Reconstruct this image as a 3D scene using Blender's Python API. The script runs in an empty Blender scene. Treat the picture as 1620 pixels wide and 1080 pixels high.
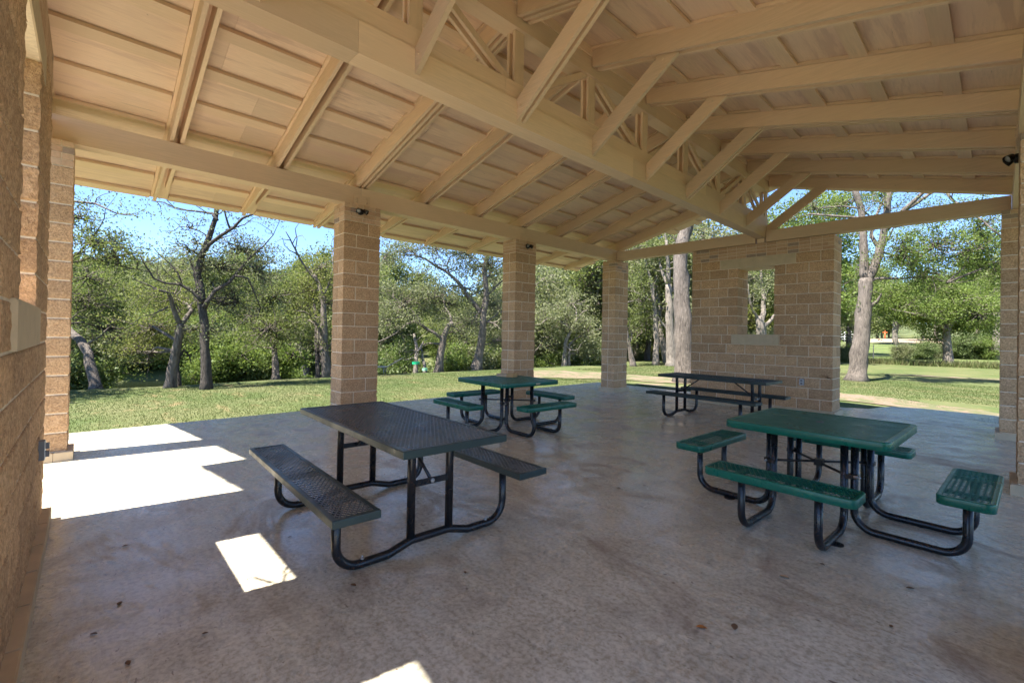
import bpy, math, random
import numpy as np
from mathutils import Vector, Matrix, noise
S = bpy.context.scene
COL = S.collection
random.seed(7)
R = math.radians

# ------------------------------------------------------------------ camera
F, YAW, PITCH, ROLL = 721.99, 46.2018, 0.3943, 0.9933
CAM = Vector((6.9509, -0.0651, 1.419)); PX, PY = 830.91, 526.34
_y, _p, _r = R(YAW), R(PITCH), R(ROLL)
fwd = Vector((-math.sin(_y)*math.cos(_p), math.cos(_y)*math.cos(_p), math.sin(_p)))
_rt = Vector((math.cos(_y), math.sin(_y), 0)); _up = _rt.cross(fwd)
rt = _rt*math.cos(_r)+_up*math.sin(_r); up = _up*math.cos(_r)-_rt*math.sin(_r)
cd = bpy.data.cameras.new('camera'); cam = bpy.data.objects.new('camera', cd); COL.objects.link(cam)
M = Matrix((rt, up, -fwd)).transposed().to_4x4(); M.translation = CAM
cam.matrix_world = M
cd.sensor_fit = 'HORIZONTAL'; cd.sensor_width = 36; cd.lens = F/1620*36
cd.shift_x = -(PX-810)/1620; cd.shift_y = (PY-540)/1620
cd.clip_start = 0.05; cd.clip_end = 2000
S.camera = cam

# ------------------------------------------------------------------ light
SUN = Vector((.13, 1, -1.81)).normalized()
w = bpy.data.worlds.new("World"); S.world = w; w.use_nodes = True
nt = w.node_tree; bg = nt.nodes['Background']
sky = nt.nodes.new('ShaderNodeTexSky'); sky.sky_type = 'NISHITA'; sky.sun_disc = False
sky.sun_elevation = math.asin(-SUN.z); sky.sun_rotation = math.atan2(-SUN.x, -SUN.y)
sky.air_density = 0.68; sky.dust_density = 0.0; sky.ozone_density = 6.0; sky.altitude = 900
nt.links.new(sky.outputs[0], bg.inputs[0]); bg.inputs[1].default_value = 0.095
sd = bpy.data.lights.new('sun', 'SUN'); so = bpy.data.objects.new('sun', sd); COL.objects.link(so)
sd.energy = 4.2; sd.angle = R(.53); sd.color = (1, .94, .85)
so.rotation_euler = SUN.to_track_quat('-Z', 'Y').to_euler()
S.view_settings.view_transform = 'Standard'; S.view_settings.look = 'None'
S.view_settings.gamma = 1; S.view_settings.exposure = 2.28
S.render.engine = 'CYCLES'
S.cycles.max_bounces = 10; S.cycles.diffuse_bounces = 8; S.cycles.transmission_bounces = 6
S.cycles.transparent_max_bounces = 8

# ------------------------------------------------------------------ photo pixel -> world
def ray(px, py):
    return fwd + rt*((px-PX)/F) - up*((py-PY)/F)
def ground(px, py, z=-.12):
    d = ray(px, py); t = (z-CAM.z)/d.z; return CAM+d*t
def depth_of(P): return (P-CAM).dot(fwd)
def at_depth(px, py, dep): return CAM + ray(px, py)*dep

# ------------------------------------------------------------------ tags
def tag(o, label=None, cat=None, group=None, kind=None):
    if label: o['label'] = label
    if cat: o['category'] = cat
    if group: o['group'] = group
    if kind: o['kind'] = kind
    return o
def empty(name, loc=(0, 0, 0), rz=0, parent=None, **k):
    o = bpy.data.objects.new(name, None); COL.objects.link(o)
    o.location = loc; o.rotation_euler = (0, 0, rz); o.empty_display_size = .2
    if parent: o.parent = parent
    return tag(o, **k)
def copy_tree(o, parent=None):
    c = o.copy(); COL.objects.link(c); c.parent = parent
    for ch in list(o.children): copy_tree(ch, c)
    return c

# ------------------------------------------------------------------ mesh builder
class MB:
    def __init__(s): s.v = []; s.f = []; s.t = []; s.m = []; s.smooth = []
    def add(s, vs, fs, tint=.5, mat=0, smooth=False):
        b = len(s.v); s.v += [tuple(v) for v in vs]
        if hasattr(tint, '__len__'): s.t += list(tint)
        else: s.t += [tint]*len(vs)
        for f in fs:
            s.f.append(tuple(i+b for i in f)); s.m.append(mat); s.smooth.append(smooth)
        return s
    def box(s, a, b, tint=.5, mat=0, M=None):
        x0, y0, z0 = a; x1, y1, z1 = b
        vs = [Vector(p) for p in ((x0,y0,z0),(x1,y0,z0),(x1,y1,z0),(x0,y1,z0),(x0,y0,z1),(x1,y0,z1),(x1,y1,z1),(x0,y1,z1))]
        if M: vs = [M @ v for v in vs]
        return s.add(vs, [(3,2,1,0),(4,5,6,7),(0,1,5,4),(1,2,6,5),(2,3,7,6),(3,0,4,7)], tint, mat)
    def prism(s, pts, axis, a, b, tint=.5, mat=0):
        """pts 2-d outline, extruded along axis from a to b"""
        n = len(pts)
        def mk(p, q):
            if axis == 1: return (p[0], q, p[1])
            if axis == 0: return (q, p[0], p[1])
            return (p[0], p[1], q)
        vs = [mk(p, a) for p in pts]+[mk(p, b) for p in pts]
        fs = [tuple(range(n)), tuple(range(2*n-1, n-1, -1))]
        for i in range(n): j = (i+1) % n; fs.append((i, i+n, j+n, j))
        return s.add(vs, fs, tint, mat)
    def tube(s, pts, rad, seg=8, tint=.5, mat=0, cap=True, jit=0, smooth=True):
        pts = [Vector(p) for p in pts]; n = len(pts)
        rs = rad if hasattr(rad, '__len__') else [rad]*n
        vs = []; prev = None
        for i, p in enumerate(pts):
            d = (pts[min(i+1, n-1)]-pts[max(i-1, 0)])
            if d.length < 1e-9: d = Vector((0, 0, 1))
            d.normalize()
            if prev is None:
                a = Vector((1, 0, 0)) if abs(d.x) < .8 else Vector((0, 1, 0))
                prev = (a-d*a.dot(d)).normalized()
            u = (prev-d*prev.dot(d))
            u = u.normalized() if u.length > 1e-6 else d.orthogonal().normalized()
            prev = u; w_ = d.cross(u)
            for k in range(seg):
                an = 2*math.pi*k/seg; r_ = rs[i]
                if jit:
                    q = p+(u*math.cos(an)+w_*math.sin(an))*r_
                    r_ *= 1+jit*(noise.noise(Vector((q.x*3/max(.15, r_*3), q.y*3/max(.15, r_*3), q.z*.8/max(.15, r_*3)))))
                vs.append(p+(u*math.cos(an)+w_*math.sin(an))*r_)
        fs = []
        for i in range(n-1):
            for k in range(seg):
                a = i*seg+k; b = i*seg+(k+1) % seg; fs.append((a, b, b+seg, a+seg))
        if cap: fs += [tuple(range(seg-1, -1, -1)), tuple(range((n-1)*seg, n*seg))]
        return s.add(vs, fs, tint, mat, smooth)
    def bar(s, p0, p1, wdt, thk, side=None, tint=.5, mat=0):
        """flat bar p0->p1, width along 'side' vector"""
        p0, p1 = Vector(p0), Vector(p1); d = (p1-p0).normalized()
        sd_ = Vector(side) if side else (d.cross(Vector((0, 0, 1))) if abs(d.z) < .95 else Vector((1, 0, 0)))
        sd_ = (sd_-d*sd_.dot(d)).normalized(); n = d.cross(sd_)
        a, b = sd_*wdt/2, n*thk/2
        vs = [p0-a-b, p0+a-b, p0+a+b, p0-a+b, p1-a-b, p1+a-b, p1+a+b, p1-a+b]
        return s.add(vs, [(3,2,1,0),(4,5,6,7),(0,1,5,4),(1,2,6,5),(2,3,7,6),(3,0,4,7)], tint, mat)
    def build(s, name, mats, parent=None, **k):
        me = bpy.data.meshes.new(name); me.from_pydata(s.v, [], s.f)
        mats = mats if isinstance(mats, (list, tuple)) else [mats]
        for m in mats: me.materials.append(m)
        at = me.attributes.new('tint', 'FLOAT', 'POINT'); at.data.foreach_set('value', np.array(s.t, dtype=np.float32))
        me.polygons.foreach_set('material_index', np.array(s.m, dtype=np.int32))
        me.polygons.foreach_set('use_smooth', np.array(s.smooth, dtype=bool))
        me.update()
        o = bpy.data.objects.new(name, me); COL.objects.link(o)
        if parent: o.parent = parent
        return tag(o, **k)
def fillet(pts, r, n=6):
    pts = [Vector(p) for p in pts]; out = [pts[0]]
    for i in range(1, len(pts)-1):
        a, b, c = pts[i-1], pts[i], pts[i+1]
        u, v = (a-b), (c-b); lu, lv = u.length, v.length; u.normalize(); v.normalize()
        ang = u.angle(v)
        if ang > 3.0: out.append(b); continue
        t = min(r/math.tan(ang/2), lu*.49, lv*.49); rr = t*math.tan(ang/2)
        bis = (u+v).normalized(); cc = b+bis*(rr/math.sin(ang/2))
        s0 = (b+u*t)-cc; s1 = (b+v*t)-cc; tot = s0.angle(s1); ax = s0.cross(s1).normalized()
        for k in range(n+1): out.append(cc+Matrix.Rotation(tot*k/n, 3, ax) @ s0)
    out.append(pts[-1]); return out

# ------------------------------------------------------------------ materials
def mat(name):
    m = bpy.data.materials.new(name); m.use_nodes = True
    return m, m.node_tree, m.node_tree.nodes['Principled BSDF']
def N(t, typ, **k):
    n = t.nodes.new(typ)
    for a, b in k.items(): setattr(n, a, b)
    return n
def noi(t, vec, scale, detail=4, rough=.55, dist=0):
    n = N(t, 'ShaderNodeTexNoise'); n.inputs['Scale'].default_value = scale
    n.inputs['Detail'].default_value = detail; n.inputs['Roughness'].default_value = rough
    n.inputs['Distortion'].default_value = dist
    if vec is not None: t.links.new(vec, n.inputs['Vector'])
    return n.outputs['Fac']
def mapping(t, src, scale=(1, 1, 1), rot=(0, 0, 0)):
    m = N(t, 'ShaderNodeMapping'); m.inputs['Scale'].default_value = scale; m.inputs['Rotation'].default_value = rot
    t.links.new(src, m.inputs['Vector']); return m.outputs[0]
def ramp(t, fac, stops):
    r = N(t, 'ShaderNodeValToRGB'); e = r.color_ramp.elements
    while len(e) < len(stops): e.new(.5)
    for i, (p_, c_) in enumerate(stops):
        e[i].position = p_; e[i].color = (*c_, 1) if len(c_) == 3 else c_
    t.links.new(fac, r.inputs[0]); return r.outputs[0]
def mix(t, fac, a, b, mode='MIX'):
    m = N(t, 'ShaderNodeMix', data_type='RGBA', blend_type=mode)
    if isinstance(fac, (int, float)): m.inputs[0].default_value = fac
    else: t.links.new(fac, m.inputs[0])
    for i, x in ((6, a), (7, b)):
        if isinstance(x, tuple): m.inputs[i].default_value = (*x, 1)
        else: t.links.new(x, m.inputs[i])
    return m.outputs[2]
def math_(t, op, a, b=None):
    m = N(t, 'ShaderNodeMath', operation=op)
    for i, x in ((0, a), (1, b)):
        if x is None: continue
        if isinstance(x, (int, float)): m.inputs[i].default_value = x
        else: t.links.new(x, m.inputs[i])
    return m.outputs[0]
def bump(t, h, strength, dist, bs):
    b = N(t, 'ShaderNodeBump'); b.inputs['Strength'].default_value = strength; b.inputs['Distance'].default_value = dist
    t.links.new(h, b.inputs['Height']); t.links.new(b.outputs[0], bs.inputs['Normal'])
def coords(t, kind='Object'): return N(t, 'ShaderNodeTexCoord').outputs[kind]
def attr(t, nm='tint'):
    a = N(t, 'ShaderNodeAttribute'); a.attribute_name = nm; return a.outputs['Fac']

def m_wood(name, base, stretch, weather=0.0):
    m, t, b = mat(name); co = coords(t)
    g = noi(t, mapping(t, co, stretch), 8, 6, .65)
    g2 = noi(t, co, 1.3, 3)
    hi = tuple(c*1.10 for c in base); lo = tuple(c*.84 for c in base)
    c = ramp(t, g, [(.25, lo), (.75, hi)])
    c = mix(t, ramp(t, g2, [(.35, (0, 0, 0)), (.75, (1, 1, 1))]), c, tuple(x*y for x, y in zip(base, (.98, .95, .92))))
    tn = math_(t, 'MULTIPLY', math_(t, 'SUBTRACT', attr(t), .5), .22)
    hv = N(t, 'ShaderNodeHueSaturation'); t.links.new(c, hv.inputs['Color']); t.links.new(math_(t, 'ADD', tn, 1.0), hv.inputs['Value']); c = hv.outputs[0]
    if weather:
        # bare, pinkish-grey plywood where the paint has worn, and thin checks along the grain
        wv = noi(t, mapping(t, co, (stretch[0]*.5, stretch[1]*.6, 1)), 1.6, 9, .68, .4)
        pm = ramp(t, wv, [(.50, (0, 0, 0)), (.60, (weather,)*3)])
        c = mix(t, pm, c, (base[0]*.84, base[1]*.79, base[2]*.80))
        pl = noi(t, mapping(t, co, (stretch[0]*2.5, stretch[1]*1.2, 1)), 9, 6, .7)
        c = mix(t, ramp(t, pl, [(.66, (0, 0, 0)), (.71, (.4,)*3)]), c, (.74, .60, .46))
        ck = noi(t, mapping(t, co, (26, .7, 1)), 2.2, 4, .7, .25)
        c = mix(t, ramp(t, ck, [(.69, (0, 0, 0)), (.72, (.65,)*3)]), c, (.12, .075, .045))
    sp = noi(t, co, 16, 2)
    c = mix(t, ramp(t, sp, [(.80, (0, 0, 0)), (.84, (.55,)*3)]), c, (.10, .065, .04))
    t.links.new(c, b.inputs['Base Color']); b.inputs['Roughness'].default_value = .58
    bump(t, g, .18, .01, b); return m
WOOD = (.715, .525, .36)
M_beam = m_wood('painted_timber_lengthwise', WOOD, (8, .5, 8))       # grain along Y
M_raft = m_wood('painted_timber_crosswise', WOOD, (.5, 8, 8))       # grain along X
M_post = m_wood('painted_timber_upright', WOOD, (5, 5, .6))
M_deck = m_wood('weathered_plywood_soffit', (.75, .555, .405), (9, .7, 1), .95)

def m_block():
    m, t, b = mat('split_face_block'); co = coords(t)
    n1 = noi(t, co, 55, 3, .6); n2 = noi(t, co, 9, 4); n3 = noi(t, co, 130, 2)
    c = ramp(t, n1, [(.30, (.27, .155, .08)), (.5, (.56, .35, .19)), (.72, (.84, .59, .36))])
    c = mix(t, .35, c, ramp(t, n2, [(.3, (.42, .25, .13)), (.7, (.66, .43, .25))]))
    hv = N(t, 'ShaderNodeHueSaturation'); t.links.new(c, hv.inputs['Color'])
    t.links.new(math_(t, 'ADD', math_(t, 'MULTIPLY', attr(t), .30), .82), hv.inputs['Value']); c = hv.outputs[0]
    c = mix(t, ramp(t, n3, [(.66, (0, 0, 0)), (.72, (.7,)*3)]), c, (.07, .045, .03))
    t.links.new(c, b.inputs['Base Color']); b.inputs['Roughness'].default_value = .93
    bump(t, math_(t, 'ADD', n1, math_(t, 'MULTIPLY', n3, .6)), .9, .008, b); return m
M_block = m_block()
def m_plain(name, c, rough=.7, metal=0, var=.12, sc=12, bmp=.1, bd=.004):
    m, t, b = mat(name); co = coords(t); n = noi(t, co, sc, 5)
    col = ramp(t, n, [(.3, tuple(x*(1-var) for x in c)), (.7, tuple(min(1, x*(1+var)) for x in c))])
    t.links.new(col, b.inputs['Base Color']); b.inputs['Roughness'].default_value = rough; b.inputs['Metallic'].default_value = metal
    if bmp: bump(t, n, bmp, bd, b)
    return m
M_mortar = m_plain('mortar', (.80, .68, .52), .95, var=.12, sc=40, bmp=.4)
M_cast = m_plain('cast_stone', (.55, .44, .295), .8, var=.10, sc=7, bmp=.25)
def m_brick():
    m, t, b = mat('cap_brick'); co = coords(t); n1 = noi(t, co, 40, 4)
    c = ramp(t, attr(t), [(0, (.48, .29, .18)), (.5, (.60, .39, .25)), (.84, (.64, .45, .30)), (.88, (.22, .175, .165)), (1, (.27, .22, .20))])
    c = mix(t, .35, c, ramp(t, n1, [(.3, (.36, .22, .14)), (.7, (.66, .48, .33))]))
    t.links.new(c, b.inputs['Base Color']); b.inputs['Roughness'].default_value = .9; bump(t, n1, .5, .004, b); return m
M_brick = m_brick()

def m_concrete():
    m, t, b = mat('sealed_concrete'); co = coords(t)
    big = noi(t, co, .55, 6, .6, .3); mid = noi(t, mapping(t, co, (1, 1, 1), (0, 0, .5)), 2.6, 8, .68, .6)
    st = noi(t, mapping(t, co, (1.0, 5.5, 1), (0, 0, -.35)), 2.1, 9, .72, .8)
    fine = noi(t, co, 38, 5, .65); spk = noi(t, mapping(t, co, (1, 2.3, 1), (0, 0, .4)), 19, 2, .5, .6)
    c = ramp(t, big, [(.36, (.49, .39, .24)), (.5, (.55, .50, .37)), (.64, (.59, .58, .48))])
    c = mix(t, .62, c, ramp(t, mid, [(.36, (.25, .20, .125)), (.47, (.50, .44, .31)), (.60, (.72, .68, .54))]))
    c = mix(t, .42, c, ramp(t, st, [(.36, (.24, .185, .11)), (.46, (.47, .41, .30)), (.54, (.56, .52, .41)), (.66, (.74, .71, .58))]))
    c = mix(t, .38, c, ramp(t, fine, [(.38, (.24, .205, .15)), (.58, (.72, .69, .58))]))
    # dark soiled patches under the tables and grit specks
    soil = noi(t, mapping(t, co, (1, 1.6, 1), (0, 0, .2)), 1.15, 9, .74, .9)
    c = mix(t, ramp(t, soil, [(.52, (0, 0, 0)), (.66, (.6,)*3)]), c, (.22, .155, .11))
    c = mix(t, ramp(t, spk, [(.69, (0, 0, 0)), (.73, (.65,)*3)]), c, (.11, .07, .045))
    crk = N(t, 'ShaderNodeTexVoronoi', feature='DISTANCE_TO_EDGE'); crk.inputs['Scale'].default_value = .32
    wob = N(t, 'ShaderNodeVectorMath', operation='ADD'); nn = N(t, 'ShaderNodeTexNoise'); nn.inputs['Scale'].default_value = 1.7
    t.links.new(co, nn.inputs['Vector']); t.links.new(co, wob.inputs[0]); t.links.new(nn.outputs['Color'], wob.inputs[1]); t.links.new(wob.outputs[0], crk.inputs['Vector'])
    c = mix(t, ramp(t, crk.outputs['Distance'], [(0, (.18,)*3), (.0009, (0, 0, 0))]), c, (.16, .12, .09))
    t.links.new(c, b.inputs['Base Color'])
    rg = ramp(t, mid, [(.3, (.38,)*3), (.65, (.17,)*3)])
    rg = mix(t, ramp(t, soil, [(.52, (0, 0, 0)), (.66, (1, 1, 1))]), rg, (.6, .6, .6))
    t.links.new(rg, b.inputs['Roughness']); b.inputs['Specular IOR Level'].default_value = .55
    h = math_(t, 'ADD', math_(t, 'MULTIPLY', mid, .5), math_(t, 'ADD', math_(t, 'MULTIPLY', fine, .12), math_(t, 'MULTIPLY', st, .25)))
    bump(t, h, .22, .02, b); return m
M_conc = m_concrete()

def m_grass(name, g1, g2, dry, amt):
    m, t, b = mat(name); co = coords(t)
    a = noi(t, co, .45, 6, .65, .4); f = noi(t, co, 14, 6, .7); v = noi(t, mapping(t, co, (.5, 1.6, 1), (0, 0, .35)), 1.5, 6, .7, .5)
    c = ramp(t, f, [(.28, g1), (.62, g2), (.85, tuple(x*1.4 for x in g2))])
    c = mix(t, ramp(t, a, [(.42, (0, 0, 0)), (.75, (amt,)*3)]), c, dry)
    c = mix(t, ramp(t, v, [(.56, (0, 0, 0)), (.68, (amt*.9,)*3)]), c, (dry[0]*1.35, dry[1]*1.1, dry[2]*1.1))
    t.links.new(c, b.inputs['Base Color']); b.inputs['Roughness'].default_value = .95; b.inputs['Specular IOR Level'].default_value = .15
    bump(t, f, .8, .03, b); return m
M_lawn = m_grass('mown_lawn', (.045, .066, .020), (.092, .120, .042), (.18, .16, .085), .7)
M_field = m_grass('bright_meadow', (.06, .095, .03), (.11, .145, .045), (.17, .17, .07), .5)
def m_dirt(name, a, b_, c_):
    m, t, b = mat(name); co = coords(t); f = noi(t, co, 18, 6, .75); g = noi(t, co, 1.6, 6, .7, .5)
    c = ramp(t, f, [(.3, a), (.5, b_), (.72, c_)])
    c = mix(t, ramp(t, g, [(.44, (0, 0, 0)), (.56, (.85,)*3)]), c, (.085, .105, .035))
    t.links.new(c, b.inputs['Base Color']); b.inputs['Roughness'].default_value = .95; bump(t, f, .8, .03, b); return m
M_dirt = m_dirt('bare_soil_and_mulch', (.10, .07, .045), (.19, .135, .092), (.27, .205, .15))
M_sand = m_plain('pale_sand', (.30, .225, .15), .95, sc=3, var=.2)
def m_water():
    m, t, b = mat('river_water'); b.inputs['Base Color'].default_value = (.014, .018, .008, 1)
    b.inputs['Roughness'].default_value = .04; bump(t, noi(t, mapping(t, coords(t), (1, 1, 1)), 3.5, 4), .12, .05, b); return m
M_water = m_water()
def m_bark(name, d, l, sc=1.0):
    m, t, b = mat(name); co = coords(t)
    n1 = noi(t, mapping(t, co, (9*sc, 9*sc, 1.6*sc)), 2.4, 7, .7, .6); n2 = noi(t, co, 1.4, 4)
    c = ramp(t, n1, [(.34, d), (.52, tuple((x+y)/2 for x, y in zip(d, l))), (.68, l)])
    c = mix(t, ramp(t, n2, [(.45, (0, 0, 0)), (.7, (.5,)*3)]), c, tuple(x*1.15 for x in l))
    t.links.new(c, b.inputs['Base Color']); b.inputs['Roughness'].default_value = .95
    bump(t, n1, 1.0, .06/sc, b); return m
M_bark = m_bark('grey_oak_bark', (.045, .036, .03), (.22, .185, .155))
M_bark_d = m_bark('dark_mesquite_bark', (.022, .018, .015), (.10, .083, .07))
M_bark_p = m_bark('pale_elm_bark', (.085, .07, .058), (.30, .26, .22))
def m_leaf(name, a, b_, c_, tr=.32):
    m = bpy.data.materials.new(name); m.use_nodes = True; t = m.node_tree; t.nodes.remove(t.nodes['Principled BSDF'])
    out = t.nodes['Material Output']; c = ramp(t, attr(t), [(.0, a), (.55, b_), (1, c_)])
    d = N(t, 'ShaderNodeBsdfDiffuse'); tl = N(t, 'ShaderNodeBsdfTranslucent'); g = N(t, 'ShaderNodeBsdfGlossy'); g.inputs['Roughness'].default_value = .5
    t.links.new(c, d.inputs[0]); t.links.new(mix(t, .5, c, (.20, .26, .04)), tl.inputs[0])
    m1 = N(t, 'ShaderNodeMixShader'); m1.inputs[0].default_value = tr; t.links.new(d.outputs[0], m1.inputs[1]); t.links.new(tl.outputs[0], m1.inputs[2])
    m2 = N(t, 'ShaderNodeMixShader'); m2.inputs[0].default_value = .012; t.links.new(m1.outputs[0], m2.inputs[1]); t.links.new(g.outputs[0], m2.inputs[2])
    t.links.new(m2.outputs[0], out.inputs[0]); return m
L_oak = m_leaf('live_oak_leaves', (.10, .122, .042), (.165, .195, .068), (.225, .245, .10), .45)
L_grey = m_leaf('grey_green_leaves', (.135, .15, .078), (.20, .215, .115), (.26, .265, .165), .45)
L_elm = m_leaf('bright_green_leaves', (.085, .13, .03), (.145, .205, .05), (.21, .25, .075), .45)
L_yel = m_leaf('yellow_green_leaves', (.13, .145, .04), (.20, .215, .065), (.28, .265, .09), .45)
L_dark = m_leaf('dark_green_leaves', (.075, .11, .042), (.12, .16, .06), (.17, .205, .08))
L_grass = m_leaf('grass_blades', (.040, .062, .018), (.085, .116, .036), (.18, .165, .085), .25)
def m_coat(name, c, rough=.32, wear=None, wamt=.0):
    m, t, b = mat(name); co = coords(t); n = noi(t, co, 5, 7, .7); n2 = noi(t, co, 60, 3)
    col = mix(t, ramp(t, n, [(.45, (0, 0, 0)), (.7, (1, 1, 1))]), c, tuple(x*.78 for x in c))
    if wear: col = mix(t, ramp(t, math_(t, 'ADD', math_(t, 'MULTIPLY', n, .6), math_(t, 'MULTIPLY', n2, .4)), [(.60-wamt, (0, 0, 0)), (.66-wamt, (.8,)*3)]), col, wear)
    t.links.new(col, b.inputs['Base Color']); t.links.new(ramp(t, n, [(.3, (rough*.7,)*3), (.7, (rough*1.5,)*3)]), b.inputs['Roughness'])
    bump(t, n2, .08, .002, b); return m
M_tube = m_coat('black_coated_steel_tube', (.012, .012, .015), .26, (.06, .05, .04), -.02)
M_gmesh = m_coat('green_coated_steel', (.005, .125, .085), .30, (.16, .17, .12), -.03)
M_dmesh = m_coat('faded_dark_green_coating', (.022, .040, .040), .36, (.20, .18, .15), -.03)
M_grime = m_coat('dusty_dark_coating', (.10, .108, .11), .28, (.24, .21, .18), .03)
M_fmesh = m_coat('faded_charcoal_green_coating', (.014, .030, .028), .4, (.10, .09, .07), -.02)
M_steel = m_plain('galvanised_steel', (.55, .55, .56), .35, 1, bmp=.05)
M_dull = m_plain('dull_grey_steel', (.18, .18, .19), .45, .8, bmp=.05)
M_bronze = m_plain('dark_bronze_housing', (.022, .018, .015), .4, .3, bmp=.05)
M_lens = m_plain('frosted_lens', (.35, .35, .34), .15, bmp=0)
M_dead = m_plain('dry_leaf', (.17, .095, .045), .8, var=.35, sc=30)
M_pale = m_plain('pale_dry_leaf', (.50, .42, .30), .8, var=.2, sc=30)

# ------------------------------------------------------------------ masonry
C = .2032
def patch(mb, o, u, v, n, W, H, eu0, eu1, tint, cell, seed, amp=.0075):
    """rough split face: o lower-left corner, u,v unit axes, n outward; eu0/eu1 = neighbour outward normal if that end is an outer corner"""
    nu = max(3, int(W/cell)); nv = max(3, int(H/cell)); vs = []; ts = []
    tu = [0, .006/W]+[(i/nu) for i in range(1, nu)]+[1-.006/W, 1]; tv = [0, .006/H]+[i/nv for i in range(1, nv)]+[1-.006/H, 1]
    for j, b in enumerate(tv):
        for i, a in enumerate(tu):
            p = o+u*(a*W)+v*(b*H); q = (p+Vector((seed, 0, 0)))
            g = noise.noise(q*17)*.9+noise.noise(q*41)*.55+noise.noise(q*90)*.3
            off = .003+amp*g
            if j in (0, len(tv)-1): off = -.0025
            if (i == 0 and eu0 is None) or (i == len(tu)-1 and eu1 is None): off = -.0025
            p = p+n*off
            if i == 0 and eu0 is not None: p = p+eu0*off
            if i == len(tu)-1 and eu1 is not None: p = p+eu1*off
            vs.append(p); ts.append(tint)
    k = len(tu); fs = [(j*k+i, j*k+i+1, (j+1)*k+i+1, (j+1)*k+i) for j in range(len(tv)-1) for i in range(k-1)]
    mb.add(vs, fs, ts, 0, True)
def block(mb, x0, x1, y0, y1, z0, z1, ex, cell=.03, seed=0):
    """ex: string of exposed faces among 'w','e','s','n' (west=-x,south=-y); joints shrink on hidden sides"""
    j = .006; t = random.random()
    a0 = x0 if 'w' in ex else x0+j; a1 = x1 if 'e' in ex else x1-j
    b0 = y0 if 's' in ex else y0+j; b1 = y1 if 'n' in ex else y1-j
    za, zb = z0+j, z1-j; Z = Vector((0, 0, 1)); X = Vector((1, 0, 0)); Y = Vector((0, 1, 0)); H = zb-za
    if 's' in ex: patch(mb, Vector((a0, b0, za)), X, Z, -Y, a1-a0, H, -X if 'w' in ex else None, X if 'e' in ex else None, t, cell, seed)
    if 'n' in ex: patch(mb, Vector((a1, b1, za)), -X, Z, Y, a1-a0, H, X if 'e' in ex else None, -X if 'w' in ex else None, t, cell, seed)
    if 'e' in ex: patch(mb, Vector((a1, b0, za)), Y, Z, X, b1-b0, H, -Y if 's' in ex else None, Y if 'n' in ex else None, t, cell, seed)
    if 'w' in ex: patch(mb, Vector((a0, b1, za)), -Y, Z, -X, b1-b0, H, Y if 'n' in ex else None, -Y if 's' in ex else None, t, cell, seed)
def brick_ring(mb, x0, x1, y0, y1, z0, n=4, h=.0688):
    L = .198; j = .005; d = .09
    mb.box((x0+.008, y0+.008, z0), (x1-.008, y1-.008, z0+n*h-.002), .5, 1)
    for k in range(n):
        za, zb = z0+k*h+.004, z0+(k+1)*h-.004
        off = 0 if k % 2 == 0 else L/2
        def run(a0, a1, fn):
            p = a0-off
            while p < a1-.01:
                q = p+L; a = max(p, a0); b = min(q, a1)
                if a1-b < .06: b = a1; q = a1
                if b-a > .02:
                    t = random.random()*.84 if random.random() > .13 else .95
                    fn(a+(0 if a == a0 else j), b-(0 if b == a1 else j), t)
                p = q
        if k % 2 == 0:
            run(x0, x1, lambda a, b, t: (mb.box((a, y0, za), (b, y0+d, zb), t), mb.box((a, y1-d, za), (b, y1, zb), t)))
            run(y0+d+j, y1-d-j, lambda a, b, t: (mb.box((x0, a, za), (x0+d, b, zb), t), mb.box((x1-d, a, za), (x1, b, zb), t)))
        else:
            run(y0, y1, lambda a, b, t: (mb.box((x0, a, za), (x0+d, b, zb), t), mb.box((x1-d, a, za), (x1, b, zb), t)))
            run(x0+d+j, x1-d-j, lambda a, b, t: (mb.box((a, y0, za), (b, y0+d, zb), t), mb.box((a, y1-d, za), (b, y1, zb), t)))

# ================================================================== SETTING
# ground: one sheet, lawn level falling to the river bed west of the pavilion, wooded hill beyond
def sm(a, b, x): t = min(1, max(0, (x-a)/(b-a))); return t*t*(3-2*t)
def crest(y): return -9.0-.55*math.sin(y*.22+.5)-.02*max(0, y-10)
def gz(x, y):
    z = -.12+.03*math.sin(x*.21+y*.13)+.02*math.sin(y*.7+x*.33)
    c0 = crest(y)
    z -= 2.35*sm(c0, c0-5.5, x); z += 2.1*sm(44, 110, y)*sm(-25, -8, x)
    far = sm(-27.5, -31, x); z += 1.5*far
    d = max(0, -x-45+.15*abs(y-10))
    z += 15*sm(10, 120, d)
    z += 9*sm(95, 260, y-x*.2)*sm(40, -60, x)
    return z
def lin(a, b, n): return list(np.linspace(a, b, n))
gx = lin(-600, -120, 10)[:-1]+lin(-120, -34, 30)[:-1]+lin(-34, -8, 40)[:-1]+lin(-8, 14, 34)[:-1]+lin(14, 80, 20)[:-1]+lin(80, 600, 9)
gy = lin(-500, -40, 10)[:-1]+lin(-40, -6, 14)[:-1]+lin(-6, 40, 70)[:-1]+lin(40, 150, 34)[:-1]+lin(150, 900, 14)
mb = MB(); vs = [(x, y, gz(x, y)) for y in gy for x in gx]; k = len(gx)
mb.add(vs, [(j*k+i, j*k+i+1, (j+1)*k+i+1, (j+1)*k+i) for j in range(len(gy)-1) for i in range(k-1)], smooth=True)
mb.build('ground', M_lawn, kind='structure')
mb = MB(); mb.add([(-29.5, -80, -1.72), (-11, -80, -1.72), (-11, 70, -1.72), (-29.5, 70, -1.72)], [(0, 1, 2, 3)])
mb.build('river', M_water, kind='structure')

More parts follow.
